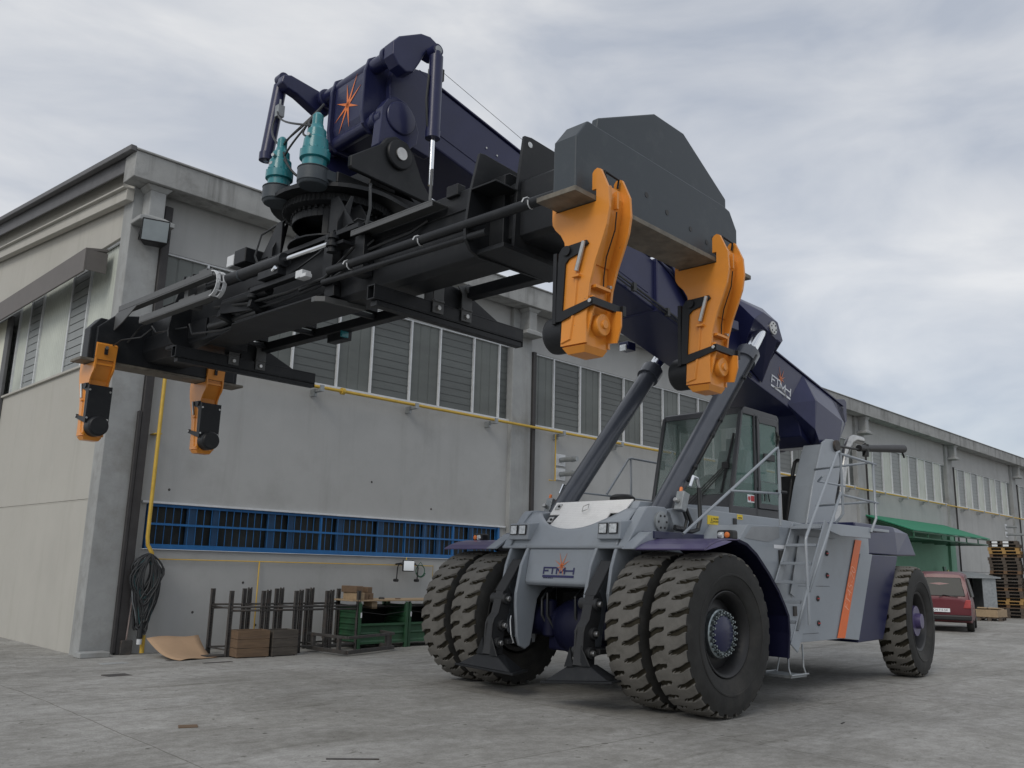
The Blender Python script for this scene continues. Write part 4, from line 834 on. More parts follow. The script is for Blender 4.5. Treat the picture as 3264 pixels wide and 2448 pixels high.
logo(lg, Vector((-4.27, .503, 4.80)) , d, u_, .66, .145); P(lg, 'white_lettering', M['whitep'], par=boom)
lg = MB(); star_mb(lg, (-4.60, .506, 4.90), d, u_, .22, [(112, 1), (70, 1.0), (150, .6), (38, .7), (0, .55), (200, .5), (-60, .4)], wd=.05); P(lg, 'orange_star', M['orange3'], par=boom)
b = MB(); b.tube([(3.15, .5, 7.36), (1.73, .5, 6.98), (-1.0, .5, 6.25)], .004, 4); b.box(3.08, 3.16, .44, .52, 7.22, 7.37); P(b, 'wire_rope', M['blk'], par=boom)
b = MB()
for x, z in ((2.31, 6.678), (2.35, 6.493), (2.13, 6.64)): b.cyl((x, .44, z), (x, .452, z), .012)
P(b, 'boom_bolt', M['steel'], par=boom)
# head
hd = MB()
hd.prism([(3.3, 7.22), (4.015, 7.14), (4.03, 6.95), (4.03, 6.5), (3.98, 6.34), (3.3, 6.30)], 'y', -.31, .31)
for s in (1, -1):
    hd.prism([(3.2, 7.28), (3.95, 7.22), (4.03, 7.16), (4.075, 7.0), (4.085, 6.5), (4.06, 6.36), (3.96, 6.27), (3.2, 6.25)], 'y', *sorted((s * .312, s * .362)))
    hd.prism([(3.2, 7.28), (3.75, 7.20), (3.8, 6.9), (3.75, 6.30), (3.2, 6.22)], 'y', *sorted((s * .363, s * .46)))
hd.cyl((3.95, -.72, 7.08), (3.95, .66, 7.08), .085, n=24); hd.cyl((3.94, -.60, 6.38), (3.94, .60, 6.38), .085, n=24)
for s in (1, -1): hd.cyl((3.95, s * .60, 7.08), (3.95, s * .66, 7.08), .12, n=24); hd.cyl((3.94, s * .44, 6.38), (3.94, s * .50, 6.38), .105, n=24)
hh_ = P(hd, 'boom_head', M['navy'], .012, seg=2)
b = MB(); b.prism([(4.05, 7.0), (4.05, 7.15), (3.97, 7.25), (3.68, 7.42), (3.55, 7.44), (3.45, 7.40), (3.36, 7.31), (3.38, 7.24), (3.46, 7.215), (3.60, 7.225), (3.68, 7.05), (3.76, 6.90), (3.86, 6.86), (3.97, 6.90)], 'y', .66, .84); P(b, 'damper_arm', M['navy'], .02, par=hh_, seg=3)
b = MB(); b.prism([(3.84, 7.0), (3.86, 7.17), (4.40, 7.235), (4.50, 7.20), (4.52, 7.10), (4.44, 7.05), (4.30, 7.02), (3.98, 6.88), (3.88, 6.92)], 'y', -.84, -.70); P(b, 'damper_arm', M['navy'], .02, par=hh_, seg=3)
lg = MB(); star_mb(lg, (4.032, -.02, 6.73), (0, 1, 0), (0, 0, 1), .30, [(math.degrees(math.atan2(b_, a_)), math.hypot(a_, b_) / .30) for a_, b_ in ((-.04, .27), (.157, .33), (.25, .16), (-.235, .10), (.22, -.09), (-.25, -.14), (-.15, -.31), (.05, -.29))], wd=.07); P(lg, 'orange_star', M['orange3'], par=hh_)
for s in (1, -1):
    b = MB(); b.prism([(4.03, 6.03), (4.0, 6.48), (3.93, 6.60), (3.82, 6.66), (3.68, 6.63), (3.57, 6.52), (3.50, 6.35), (3.52, 6.20), (3.60, 6.12), (3.75, 5.86), (3.92, 5.86)], 'y', *sorted((s * .50, s * .64)))
    b.lathe([(.19, 0), (.19, .02), (.175, .028), (.01, .03)], (3.76, s * .64, 6.42), (0, s, 0), 32)
    P(b, 'pivot_lug', M['navy'], .012, par=hh_, seg=2)
# dampers
for s, x, yy in ((1, 3.52, .92), (-1, 4.42, -.92)):
    d_ = MB(); xb = x if s > 0 else x + .10; d_.cyl((xb, yy, 6.20), (x, yy, 7.16), .078, n=24); d_.cyl((xb, yy, 6.17), (xb, yy, 6.26), .083, n=24); d_.cyl((x - .0, yy - s * .09, 7.24), (x, yy + s * .03, 7.24), .07, n=20); d_.cyl((x, yy, 7.1), (x, yy, 7.22), .05)
    dd = P(d_, 'damping_cylinder', M['navy'])
    d_ = MB(); d_.cyl((xb, yy, 5.62 if s > 0 else 6.16), (xb, yy, 6.2), .028, n=16); P(d_, 'damper_rod', M['chrome'], par=dd)
    d_ = MB(); d_.cyl((x, yy + s * .03, 7.24), (x, yy + s * .04, 7.24), .045, n=16); d_.box(x - .04 + .08 * 1, x + .07 , yy - .05, yy + .02, 6.9, 7.0); P(d_, 'damper_cap', M['galv'], par=dd)
    d_ = MB(); d_.tube([(x + .09, yy, 6.9), (x + .11, yy, 6.6), (x + .08, yy, 6.3), (x + .02, yy, 6.22)], .014, 8); P(d_, 'damper_hose', M['hose'], par=dd)
# ================= spreader =================
G_ = M['gblack']
mbm = MB()
mbm.prism([(.02, 4.19), (.31, 4.19), (.36, 4.24), (.36, 4.90), (.30, 4.935), (.02, 4.935)], 'y', -2.75, 2.85)
mbm.prism([(-.36, 4.50), (.015, 4.44), (.015, 4.935), (-.30, 4.935), (-.36, 4.88)], 'y', -2.75, .95)
mbm.prism([(.60, -1.15), (.62, .46), (.55, .56), (.10, .60), (.10, -2.4), (.30, -2.4), (.50, -1.35)], 'z', 4.185, 4.20)
mbm.prism([(.36, 4.45), (.36, 4.30), (.60, 4.20), (.60, 4.215), (.40, 4.32), (.38, 4.45)], 'y', -1.1, .40)
mbm.prism([(.362, 4.70), (.375, 4.70), (.375, 4.712), (.362, 4.712)], 'y', .9, 2.7)
mbm.box(-.62, -.50, -2.6, 3.2, 4.27, 4.38); 
for v in (-2.3, -1.2, 0): mbm.box(-.52, -.30, v - .04, v + .04, 4.38, 4.52); mbm.box(-.50, .12, v - .03, v + .03, 4.30, 4.35)
for k in range(9): mbm.cyl((-.56, -1.8 + k * .55, 4.38), (-.56, -1.8 + k * .55, 4.405), .014, n=8)
spr = P(mbm, 'spreader', [G_], .008); spr.location = (4.002, -.0495, 0); spr.rotation_euler = (-.011, 0, .045)
spr['label'] = 'black telescopic container spreader beam hanging under the boom head'
def SP(mb, name, mats, bev=.004, seg=1): return P(mb, name, mats, bev, spr, seg)
# inner telescopic beams
for s in (1, -1):
    b = MB(); b.prism([(-.28, 4.30), (.24, 4.30), (.29, 4.34), (.29, 4.82), (.24, 4.86), (-.28, 4.86)], 'y', *sorted((s * 2.75, s * 3.95)))
    if s < 0:
        b.prism([(-.2, 4.18), (.30, 4.18), (.38, 4.3), (.38, 4.5), (.25, 4.55), (-.2, 4.5)], 'y', -4.0, -2.2)
    SP(b, 'telescopic_arm', G_)
    # collars
    b = MB()
    for v0, th in ((2.66, .03), (2.95, .03)):
        a, c = sorted((s * v0, s * (v0 + th)))
        b.prism([(.36, 4.20), (.34, 4.74), (.27, 5.25), (.18, 5.265), (-.16, 5.25), (-.5, 5.08), (-.55, 4.4), (-.48, 4.20)] if v0 > 2.8 else [(.64, 4.36), (.60, 4.70), (.51, 5.09), (.45, 5.10), (-.4, 5.05), (-.5, 4.4), (-.42, 4.18), (.46, 4.16), (.57, 4.20), (.63, 4.28)], 'y', a, c)
    b.box(-.44, .50, *sorted((s * 2.67, s * 3.0)), 4.18, 4.22)
    b.box(.30, .60, *sorted((s * 2.69, s * 2.98)), 4.72, 4.735); b.cyl((.20, s * 2.98, 5.19), (.20, s * 2.985, 5.19), .028, n=14, mi=1)
    SP(b, 'collar_frame', [G_, M['lens']])
# end beams
for s in (1, -1):
    b = MB()
    b.prism([(1.07, 4.106), (1.07, 4.525), (.95, 4.68), (-.85, 4.66), (-.97, 4.64), (-1.08, 4.50), (-1.08, 4.106)], 'y', *sorted((s * 4.02, s * 4.22)))
    b.prism([(1.0, 4.106), (1.0, 4.54), (.80, 4.73), (.60, 4.80), (.58, 4.925), (-.15, 5.265), (-.58, 5.265), (-1.26, 4.90), (-1.26, 4.55), (-1.0, 4.3)] if s > 0 else [(1.0, 4.106), (1.0, 4.54), (.80, 4.73), (.45, 4.80), (-.7, 4.80), (-1.0, 4.6), (-1.0, 4.106)], 'y', *sorted((s * 3.955, s * 4.019)))
    eb = SP(b, 'end_beam', M['gplate'] if s > 0 else G_, .012, 2)
    b = MB(); b.box(-1.16, 1.17, *sorted((s * 3.96, s * 4.30)), 4.07, 4.105); SP(b, 'end_beam_flange', M['brownedge'], .002)
    if s > 0:
        b = MB()
        for u, z in ((.32, 4.30), (.05, 4.25), (-.28, 4.22), (-.52, 4.18), (-.66, 4.14), (-.62, 4.24)): b.cyl((u - .07, 4.218, z + .07), (u - .07, 4.223, z + .07), .022, n=12)
        SP(b, 'bolt_hole', M['blk'], 0)
# lifting legs
def leg(s, u0, name='lifting_leg', lab=None):
    b = MB(); prof = [(4.27, 4.27), (4.285, 4.29), (4.31, 4.30), (4.34, 4.285), (4.405, 4.14), (4.415, 4.0), (4.395, 3.88), (4.35, 3.76), (4.30, 3.64), (4.26, 3.50), (4.245, 3.38), (4.235, 3.25), (4.235, 3.10), (4.02, 3.10), (4.04, 3.60), (4.046, 3.76), (4.035, 3.83), (4.00, 3.89), (3.95, 3.94), (3.925, 3.98), (3.92, 4.02), (3.92, 4.13), (3.955, 4.13), (3.955, 4.062), (4.305, 4.062), (4.305, 4.15), (4.27, 4.15)]
    pf_ = [(s * v, z) for v, z in prof]
    for uc in (.125, -.115): b.prism(pf_, 'x', u0 + uc - .011, u0 + uc + .011)
    lo, hi = sorted((s * 4.03, s * 4.225)); b.box(u0 - .103, u0 + .113, lo, hi, 3.09, 3.72)
    A = [(u0 - .112, lo, 3.09), (u0 + .132, lo, 3.09), (u0 + .132, hi, 3.09), (u0 - .112, hi, 3.09)]; 
    b.loft(A, [(u0 - .085, lo + .03, 3.045), (u0 + .105, lo + .03, 3.045), (u0 + .105, hi - .02, 3.045), (u0 - .085, hi - .02, 3.045)])
    q = [(4.20, 3.66), (4.235, 3.66), (4.30, 3.86), (4.335, 4.0), (4.35, 4.12), (4.33, 4.2), (4.315, 4.2), (4.325, 4.1), (4.305, 3.98), (4.20, 3.70)]
    b.prism([(s * v, z) for v, z in q], 'x', u0 - .112, u0 + .132)
    lo2, hi2 = sorted((s * 3.93, s * 4.33)); b.box(u0 - .10, u0 + .11, lo2, hi2, 4.03, 4.055)
    if s < 0:   # curved inner cover of the far legs
        q = [(3.95, 4.10), (3.955, 4.04), (4.0, 3.95), (4.06, 3.84), (4.07, 3.74), (4.05, 3.6), (4.07, 3.6), (4.09, 3.74), (4.08, 3.85), (4.02, 3.97), (3.975, 4.06), (3.97, 4.10)]
        b.prism([(s * v, z) for v, z in q], 'x', u0 - .104, u0 + .114)
        b.prism([(-3.955, 4.14), (-3.935, 4.14), (-3.925, 4.10), (-3.90, 4.30), (-3.95, 4.33)], 'x', u0 - .126, u0 + .136); b.box(u0 - .0, u0 + .04, -3.91, -3.885, 4.17, 4.26, 2); b.cyl((u0 + .02, -3.89, 4.26), (u0 + .02, -3.88, 4.26), .022, n=12, mi=3)
    # ribs on outer face
    b.box(u0 - .03, u0 - .01, *sorted((s * 4.33, s * 4.37)), 4.04, 4.16); b.box(u0 + .05, u0 + .07, *sorted((s * 4.33, s * 4.37)), 4.08, 4.18)
    # groove line on the face
    b.tube([(u0 + .137, s * 4.18, 3.74), (u0 + .137, s * 4.155, 3.60), (u0 + .137, s * 4.14, 3.40), (u0 + .137, s * 4.10, 3.14), (u0 + .137, s * 4.03, 3.125)], .012, 6)
    # small handle at top
    b.tube([(u0 - .08, s * 4.32, 4.22), (u0 - .08, s * 4.33, 4.28), (u0 + .08, s * 4.33, 4.29), (u0 + .08, s * 4.34, 4.24)], .009, 6, 2)
    # outer toe disc and fins
    b.lathe([(.075, 0), (.075, .05), (.07, .055), (.03, .056), (.028, .07), (.005, .07)], (u0 + .0, s * 4.225, 3.24), (0, s, 0), 24)
    b.prism([(s * 4.22, 3.16), (s * 4.22, 3.42), (s * 4.275, 3.42), (s * 4.285, 3.36), (s * 4.23, 3.15)], 'x', u0 + .10, u0 + .114); b.prism([(s * 4.22, 3.14), (s * 4.22, 3.40), (s * 4.26, 3.36), (s * 4.345, 3.34), (s * 4.345, 3.24), (s * 4.31, 3.13)], 'x', u0 - .112, u0 - .098)
    b.box(u0 - .07, u0 + .09, *sorted((s * 4.225, s * 4.28)), 3.48, 3.50)
    # buffer drum
    b.lathe([(.11, 0), (.125, .015), (.13, .04), (.13, .18), (.02, .182), (.01, .182)], (u0 + .01, s * 3.84, 3.22), (0, s, 0), 36, 2)
    # black guard frame
    x = u0 + .138
    b.prism([(s * v, z) for v, z in ((4.00, 3.75), (4.03, 3.79), (4.24, 3.80), (4.255, 3.775), (4.17, 3.72), (4.09, 3.70), (4.06, 3.67), (4.055, 3.60), (4.04, 3.34), (4.30, 3.39), (4.30, 3.345), (4.03, 3.27), (3.98, 3.27))], 'x', x, x + .014, 2)
    b.cyl((x + .012, s * 4.075, 3.755), (x + .03, s * 4.075, 3.755), .035, n=16, mi=2)
    b.box(u0 - .145, u0 + .155, *sorted((s * 3.955, s * 3.985)), 3.26, 3.76, 2); b.box(u0 - .12, u0 + .145, *sorted((s * 3.985, s * 4.03)), 3.30, 3.70, 2)
    if s < 0:
        for uu in (-.12, .14):
            for z in (3.32, 3.69): b.cyl((u0 + uu, s * 3.955, z), (u0 + uu, s * 3.945, z), .014, n=8, mi=3)
    b.box(u0 - .15, u0 + .152, *sorted((s * 4.275, s * 4.305)), 3.345, 3.395, 2); b.box(u0 - .19, u0 - .155, *sorted((s * 4.25, s * 4.32)), 3.33, 3.40, 2)
    b.cyl((x + .014, s * 4.28, 3.37), (x + .024, s * 4.28, 3.37), .014, n=10, mi=3)
    # spring
    b.tube([(x + .022, s * 4.225, 3.79), (x + .022, s * 4.165, 3.595)], .016, 10, 3); b.box(x - .005, x + .03, *sorted((s * 4.13, s * 4.19)), 3.555, 3.572)
    # cable
    b.tube([(u0 - .02, s * 4.36, 4.02), (u0 - .03, s * 4.34, 3.9), (u0 - .03, s * 4.27, 3.72), (u0 - .05, s * 4.235, 3.6), (u0 - .04, s * 4.24, 3.52)], .005, 6, 2)
    b.cyl((u0 - .06, s * 4.26, 3.52), (u0 - .06, s * 4.29, 3.51), .012, n=8, mi=3)
    o = SP(b, name, [M['orange'], M['blk'], G_, M['steel']], .006, 2)
    if lab: o['label'] = lab
for s, u, l in ((1, .82, 'nearest orange leg, front of the near end beam'), (1, -.725, 'orange leg at the rear of the near end beam'), (-1, .86, 'far orange leg furthest to the left'), (-1, -.70, 'far orange leg in front of the yellow pipe')): leg(s, u, lab=l)
# tubes along the beam
b = MB(); b.tube([(.62, .72, 4.42), (.62, 4.02, 4.40)], .042, 16); b.tube([(.60, .6, 4.33), (.60, 2.9, 4.30)], .03, 12)
for v in (1.02, 2.05, 3.35): b.tube([(.62 + .05 * math.cos(a), v + .01 * a, 4.41 + .05 * math.sin(a)) for a in [k * .7 for k in range(10)]], .006, 6, 1)
b.tube([(.62, 4.02, 4.40), (.62, 4.06, 4.39), (.62, 4.10, 4.36)], .03, 8); b.cyl((.60, 2.55, 4.40), (.60, 2.66, 4.40), .018, n=10, mi=2)
SP(b, 'hydraulic_tube', [G_, M['white'], M['chrome']], 0)
b = MB(); b.cyl((.65, -.10, 4.70), (.65, -1.36, 4.72), .066, n=24); b.cyl((.65, -.06, 4.70), (.65, -.12, 4.70), .075, n=24); b.cyl((.65, -1.36, 4.72), (.65, -1.7, 4.73), .04, n=12)
for v in (-.95, -.93): b.cyl((.65, v, 4.71), (.65, v + .01, 4.71), .069, n=24, mi=1)
b.cyl((.70, -.2, 4.60), (.72, -.12, 4.61), .02, n=8, mi=2); b.box(.60, .70, -.5, -.1, 4.55, 4.63)
SP(b, 'extension_cylinder', [G_, M['gplate'], M['chrome']], 0)
b = MB(); b.cyl((.65, -.08, 4.70), (.65, .74, 4.69), .026, n=16); SP(b, 'extension_rod', M['chrome'], 0)
b = MB(); b.lathe([(.05, 0), (.05, .03), (.035, .03), (.035, .06), (.06, .06), (.06, .09), (.035, .09), (.035, .14), (.06, .14), (.06, .17), (.03, .17), (.03, .21), (.005, .21)], (.66, .80, 4.58), (0, 0, 1), 20); b.box(.5, .64, .70, .95, 4.66, 4.69); SP(b, 'rod_anchor', G_, 0)
# second lower cylinder + mechanism
b = MB(); b.cyl((.52, -1.5, 4.50), (.52, -.55, 4.50), .06, n=20); b.box(.56, .64, -.75, .20, 4.475, 4.53); b.box(.55, .66, .18, .30, 4.44, 4.52, 1); b.box(.60, .68, .30, .40, 4.42, 4.46, 1); b.box(.40, .50, .42, .58, 4.36, 4.90)
b.loft([(.45, .40, 4.24), (.45, .58, 4.24), (.37, .58, 4.24), (.37, .40, 4.24)], [(.45, .42, 4.42), (.45, .56, 4.42), (.37, .56, 4.42), (.37, .42, 4.42)])
b.tube([(.55, .10, 4.36), (.50, .3, 4.40), (.45, .7, 4.42)], .02, 8); b.lathe([(.06, 0), (.06, .03), (.03, .04)], (.58, -.78, 4.46), (0, 0, -1), 16); b.prism([(.30, 4.40), (.60, 4.42), (.62, 4.33), (.30, 4.25)], 'y', -1.5, -1.42); b.prism([(.30, 4.40), (.60, 4.42), (.62, 4.33), (.30, 4.25)], 'y', -.82, -.76)
b.beam((.60, -1.45, 4.42), (.45, -.8, 4.40), .02, .12)
SP(b, 'side_shift_mechanism', [G_, M['white'], M['steel']], .004)
for v0 in (.05,):
    b = MB(); b.prism([(.625, .46), (.625, .52), (.56, .60), (.16, .655), (.10, .655), (.10, .602), (.16, .602), (.55, .562), (.605, .50), (.605, .46)], 'z', 4.15, 4.20)
    SP(b, 'belly_plate_lit_lip', M['tray'], 0)  # lighter grey paints the lit edge of the belly plate
b = MB(); b.cyl((.42, -2.0, 4.34), (.42, -.9, 4.33), .05, n=16); b.tube([(.5, -2.4, 4.42), (.5, -2.3, 4.28), (.48, -1.6, 4.22), (.45, -.6, 4.24), (.42, .2, 4.30)], .014, 6); b.tube([(.62, -3.2, 4.5), (.60, -3.1, 4.40), (.52, -2.4, 4.38)], .01, 6)
b.tube([(.8, -3.95, 4.30), (.78, -3.7, 4.36), (.7, -3.3, 4.35), (.66, -3.1, 4.44)], .009, 6)
SP(b, 'cable_run', [M['hose']], 0)
# cable trays and chain at far side
b = MB()
def tray(z, v0, v1, u=.74):
    b.box(u - .05, u + .045, v0, v1, z, z + .012); b.box(u + .035, u + .047, v0, v1, z + .012, z + .10); b.box(u - .05, u - .038, v0, v1, z + .012, z + .10)
b.box(.69, .79, -3.9, -1.36, 4.76, 4.775); b.box(.78, .792, -3.9, -1.36, 4.776, 4.85); b.box(.69, .702, -3.9, -1.36, 4.776, 4.85)
b.prism([(-3.9, 4.76), (-3.3, 4.76), (-3.7, 4.60), (-4.2, 4.45), (-4.25, 4.62)], 'x', .785, .80)
b.box(.69, .79, -3.2, -1.34, 4.50, 4.512); b.box(.78, .792, -3.2, -1.34, 4.512, 4.59); b.beam((.7, -2.3, 4.62), (.7, -1.9, 4.62), .03, .08)
b.box(.5, .7, -2.2, -2.1, 4.55, 4.93); b.box(.5, .62, -2.05, -1.85, 4.6, 5.0)
SP(b, 'cable_tray', M['tray'], .002)
b = MB(); ar = arc(-1.36, 4.665, .15, -90, 90, 9)
for k in range(9):
    (v0, z0), (v1, z1) = ar[k], ar[k + 1]
    for uu in (.70, .78): b.beam((uu, v0, z0), (uu, v1, z1), .012, .045, upv=(1, 0, 0))
    if k % 2 == 0: b.beam((.70, (v0 + v1) / 2, (z0 + z1) / 2), (.78, (v0 + v1) / 2, (z0 + z1) / 2), .03, .01)
SP(b, 'cable_chain', M['white'], 0)
b = MB(); b.box(.25, .55, -1.35, -1.1, 4.94, 5.12); b.box(.40, .56, -1.5, -1.352, 4.94, 5.08, 1); SP(b, 'control_box', [G_, M['white']], .01)
b = MB(); b.box(-.66, -.54, -.95, -.62, 4.18, 4.30); b.box(-.60, -.50, -.63, -.60, 4.2, 4.28, 1); SP(b, 'switch_box', [G_, M['teal']], .004)
# cross bars
for v in (1.45, -2.45):
    b = MB(); t = .012
    b.box(-1.36, .64, v - .055, v + .055, 3.99, 3.99 + t); b.box(-1.36, .64, v - .055, v + .055, 4.13 - t, 4.13); b.box(-1.36, .64, v - .055, v - .055 + t, 3.99 + t, 4.13 - t); b.box(-1.36, .64, v + .055 - t, v + .055, 3.99 + t, 4.13 - t)
    b.box(-1.36, .60, v - .045, v + .045, 3.935, 3.985); b.box(-1.365, -1.36, v - .055, v + .055, 3.935, 4.13)
    b.prism([(-.25, 4.13), (-.25, 4.38), (-.55, 4.34), (-1.05, 4.13)], 'y', v - .012, v + .012)
    SP(b, 'cross_bar', G_, .002)
    for u in (-.12, -.50):
        b = MB(); top = 4.55 if (v > 0 and u > -.3) else 4.42
        b.prism([(u + .13, 4.36), (u + .02, top - .02), (u - .02, top), (u - .06, top - .02), (u - .075, top - .06), (u - .075, 4.02), (u + .065, 4.02), (u + .065, 4.30)], 'y', v + .06, v + .075)
        b.box(u - .07, u + .06, v - .09, v + .09, 4.131, 4.15); b.box(u - .07, u + .06, v - .075, v - .06, 4.02, 4.40)
        b.cyl((u, v - .09, 4.07), (u, v + .10, 4.07), .024, n=10, mi=1); b.cyl((u, v - .02, top - .07), (u, v + .10, top - .07), .035, n=16)
        SP(b, 'hanger_bracket', [M['tray'], M['steel']], .003)
# ledge on the near side
b = MB(); b.box(.37, .56, .95, 2.15, 4.785, 4.80); b.box(.545, .56, .95, 2.15, 4.74, 4.785); b.box(.545, .56, 2.10, 2.13, 4.80, 5.10); b.box(.38, .44, .93, 1.06, 4.40, 4.74, 1)
SP(b, 'side_ledge', [M['tray'], M['red']], .002)
SP(MB().box(.37, .50, .95, 1.10, 4.35, 4.76), 'junction_box', G_, .006); SP(MB().box(.30, .40, 2.15, 2.30, 4.86, 4.97), 'junction_box', G_, .006)
# slewing assembly
rot = MB()
disc = [(.74 * math.cos(R(a)), -.10 + .78 * math.sin(R(a))) for a in range(-100, 101, 8)]
rot.prism(disc + [(-.95, .50), (-.95, -.50)], 'z', 5.43, 5.475)
rot.lathe([(.56, 5.33), (.60, 5.345), (.60, 5.425), (.50, 5.43)], (0, -.10, 0), (0, 0, 1), 60)
for k in range(72):
    a = 2 * math.pi * k / 72; rot.box(0, 0, 0, 0, 0, 0) if False else rot.cyl((.60 * math.cos(a), -.10 + .60 * math.sin(a), 5.345), (.60 * math.cos(a), -.10 + .60 * math.sin(a), 5.415), .014, n=5)
for k in range(40):
    a = 2 * math.pi * k / 40; rot.cyl((.50 * math.cos(a), -.10 + .50 * math.sin(a), 5.30), (.50 * math.cos(a), -.10 + .50 * math.sin(a), 5.335), .017, n=6)
for k in range(14): a = R(-20 + 12 * k); rot.cyl((.66 * math.cos(a), .66 * math.sin(a) - .1, 5.475), (.66 * math.cos(a), .66 * math.sin(a) - .1, 5.52), .018, n=6, mi=1)
SP(rot, 'slewing_ring', [G_, M['rust']], 0)
rot = MB()
prf = []
n = 48
for k in range(n):       # drum wall with an opening at the front
    a0, a1 = 360 * k / n, 360 * (k + 1) / n
    def q(a, r, z): return ((r + .04) * math.cos(R(a)), -.12 + (r + .04) * math.sin(R(a)), z)
    am = ((a0 + a1) / 2 + 180) % 360 - 180
    z0 = 5.22 if -95 < am < 35 else 4.95
    rot.loft([q(a0, .43, z0), q(a1, .43, z0), q(a1, .45, z0), q(a0, .45, z0)], [q(a0, .43, 5.34), q(a1, .43, 5.34), q(a1, .45, 5.34), q(a0, .45, 5.34)])
rot.prism([(.58 * math.cos(R(a)), .58 * math.sin(R(a))) for a in range(-60, 61, 15)] + [(.40, .95), (-.45, .95), (-.45, -.85), (.40, -.85)], 'z', 4.935, 4.955)
for s in (1, -1):
    for u in (.42, .15, -.2):
        rot.prism([(s * .45 - .08, 4.96), (s * .45 - .08, 5.33), (s * .58 - .08, 5.33), (s * .88 - .08, 4.96)], 'x', u - .01, u + .01)
    rot.prism([(.50, 4.80), (.50, 5.0), (.35, 5.33), (.32, 5.33), (.40, 4.80)], 'y', *sorted((s * .60, s * .62)))
rot.prism([(-.75, 4.80), (-.75, 4.98), (-.55, 5.30), (-.50, 5.30), (-.50, 4.80)], 'x', .44, .46); rot.box(.36, .50, -.95, .98, 4.85, 4.90)
SP(rot, 'slew_pedestal', G_, .003)
# rotator frame
for s in (1, -1):
    b = MB(); b.prism([(.46, 5.60), (.46, 5.71), (.08, 5.99), (.02, 6.08), (-.10, 6.14), (-.26, 6.12), (-.36, 6.02), (-.50, 5.76), (-.66, 5.58), (-.68, 5.53), (.44, 5.575)], 'y', *sorted((s * .66, s * .72)))
    b.lathe([(.165, 0), (.165, .045), (.15, .05), (.01, .052)], (-.14, s * .72, 5.93), (0, s, 0), 32)
    rf_ = SP(b, 'rotator_side_plate', G_, .01)
    b = MB(); b.lathe([(.07, 0), (.07, .02), (.01, .022)], (-.14, s * .772, 5.93), (0, s, 0), 24); SP(b, 'rotator_pin', M['steel'], 0)
b = MB(); b.prism([(.46, 5.48), (.46, 5.60), (-.9, 5.60), (-1.0, 5.48)], 'y', -.5, .5); b.box(-.30, .05, -.5, .5, 5.6, 5.8)
b.prism([(-.35, 5.85), (-1.1, 5.72), (-1.5, 5.50), (-.9, 5.48)], 'y', -.40, .40)
SP(b, 'rotator_frame', G_, .01)
MP = [(.12, 0), (.12, .09), (.148, .10), (.148, .18), (.128, .19), (.118, .31), (.098, .33), (.092, .41), (.066, .44), (.060, .47), (.054, .475), (.054, .57), (.03, .60), (.005, .60)]
for u, v, k in ((.64, .33, 1.06), (.62, -.38, 1.0)):
    b = MB(); b.cyl((u, v, 5.44), (u, v, 5.585), .165, n=28); b.cyl((u, v, 5.585), (u, v, 5.60), .17, n=28); b.cyl((u, v, 5.41), (u, v, 5.44), .14, .16, 28); b.box(u - .3, u, v - .15, v + .15, 5.476, 5.585); SP(b, 'gear_case', M['gplate'], .006)
    b = MB(); b.lathe([(r * k, h * k) for r, h in MP], (u, v, 5.60), (0, 0, 1), 28)
    for i in range(12): a = R(30 * i); b.cyl((u + .135 * k * math.cos(a), v + .135 * k * math.sin(a), 5.60 + .1 * k), (u + .135 * k * math.cos(a), v + .135 * k * math.sin(a), 5.60 + .2 * k), .012, n=6)
    b.cyl((u + .09, v + .04, 5.93), (u + .14, v + .06, 5.93), .02, n=8, mi=1); b.box(u + .085, u + .125, v - .03, v + .03, 5.84, 5.87, 1)
    SP(b, 'slew_motor', [M['teal'], M['steel']], 0)
b = MB(); rn = random.Random(3)
A_ = [(.66, .28, 6.10), (.66, .26, 5.98), (.64, -.32, 6.02), (.64, -.30, 5.92), (.60, .24, 5.95), (.62, -.34, 6.1)]
B_ = [(.46, -.86, 6.70), (.48, -.80, 6.72), (.50, .05, 6.40), (.45, .12, 6.5), (.40, -.05, 5.70), (.45, .1, 5.65)]
for i in range(16):
    a = Vector(A_[rn.randrange(6)]); c = Vector(B_[rn.randrange(6)]); m1 = a.lerp(c, .35) + Vector((.12, rn.uniform(-.1, .15), -.10)); m2 = a.lerp(c, .7) + Vector((.10, rn.uniform(-.1, .1), -.16))
    pts = [((1 - t) ** 3) * a + 3 * (1 - t) ** 2 * t * m1 + 3 * (1 - t) * t * t * m2 + t ** 3 * c for t in [k / 12 for k in range(13)]]; b.tube(pts, .012, 6)
b.box(.40, .48, -.86, -.78, 6.68, 6.82, 1); b.cyl((.44, -.82, 6.82), (.44, -.82, 6.90), .014, n=8, mi=1)
SP(b, 'hose_bundle', [M['hose'], M['galv']], 0)
b = MB()
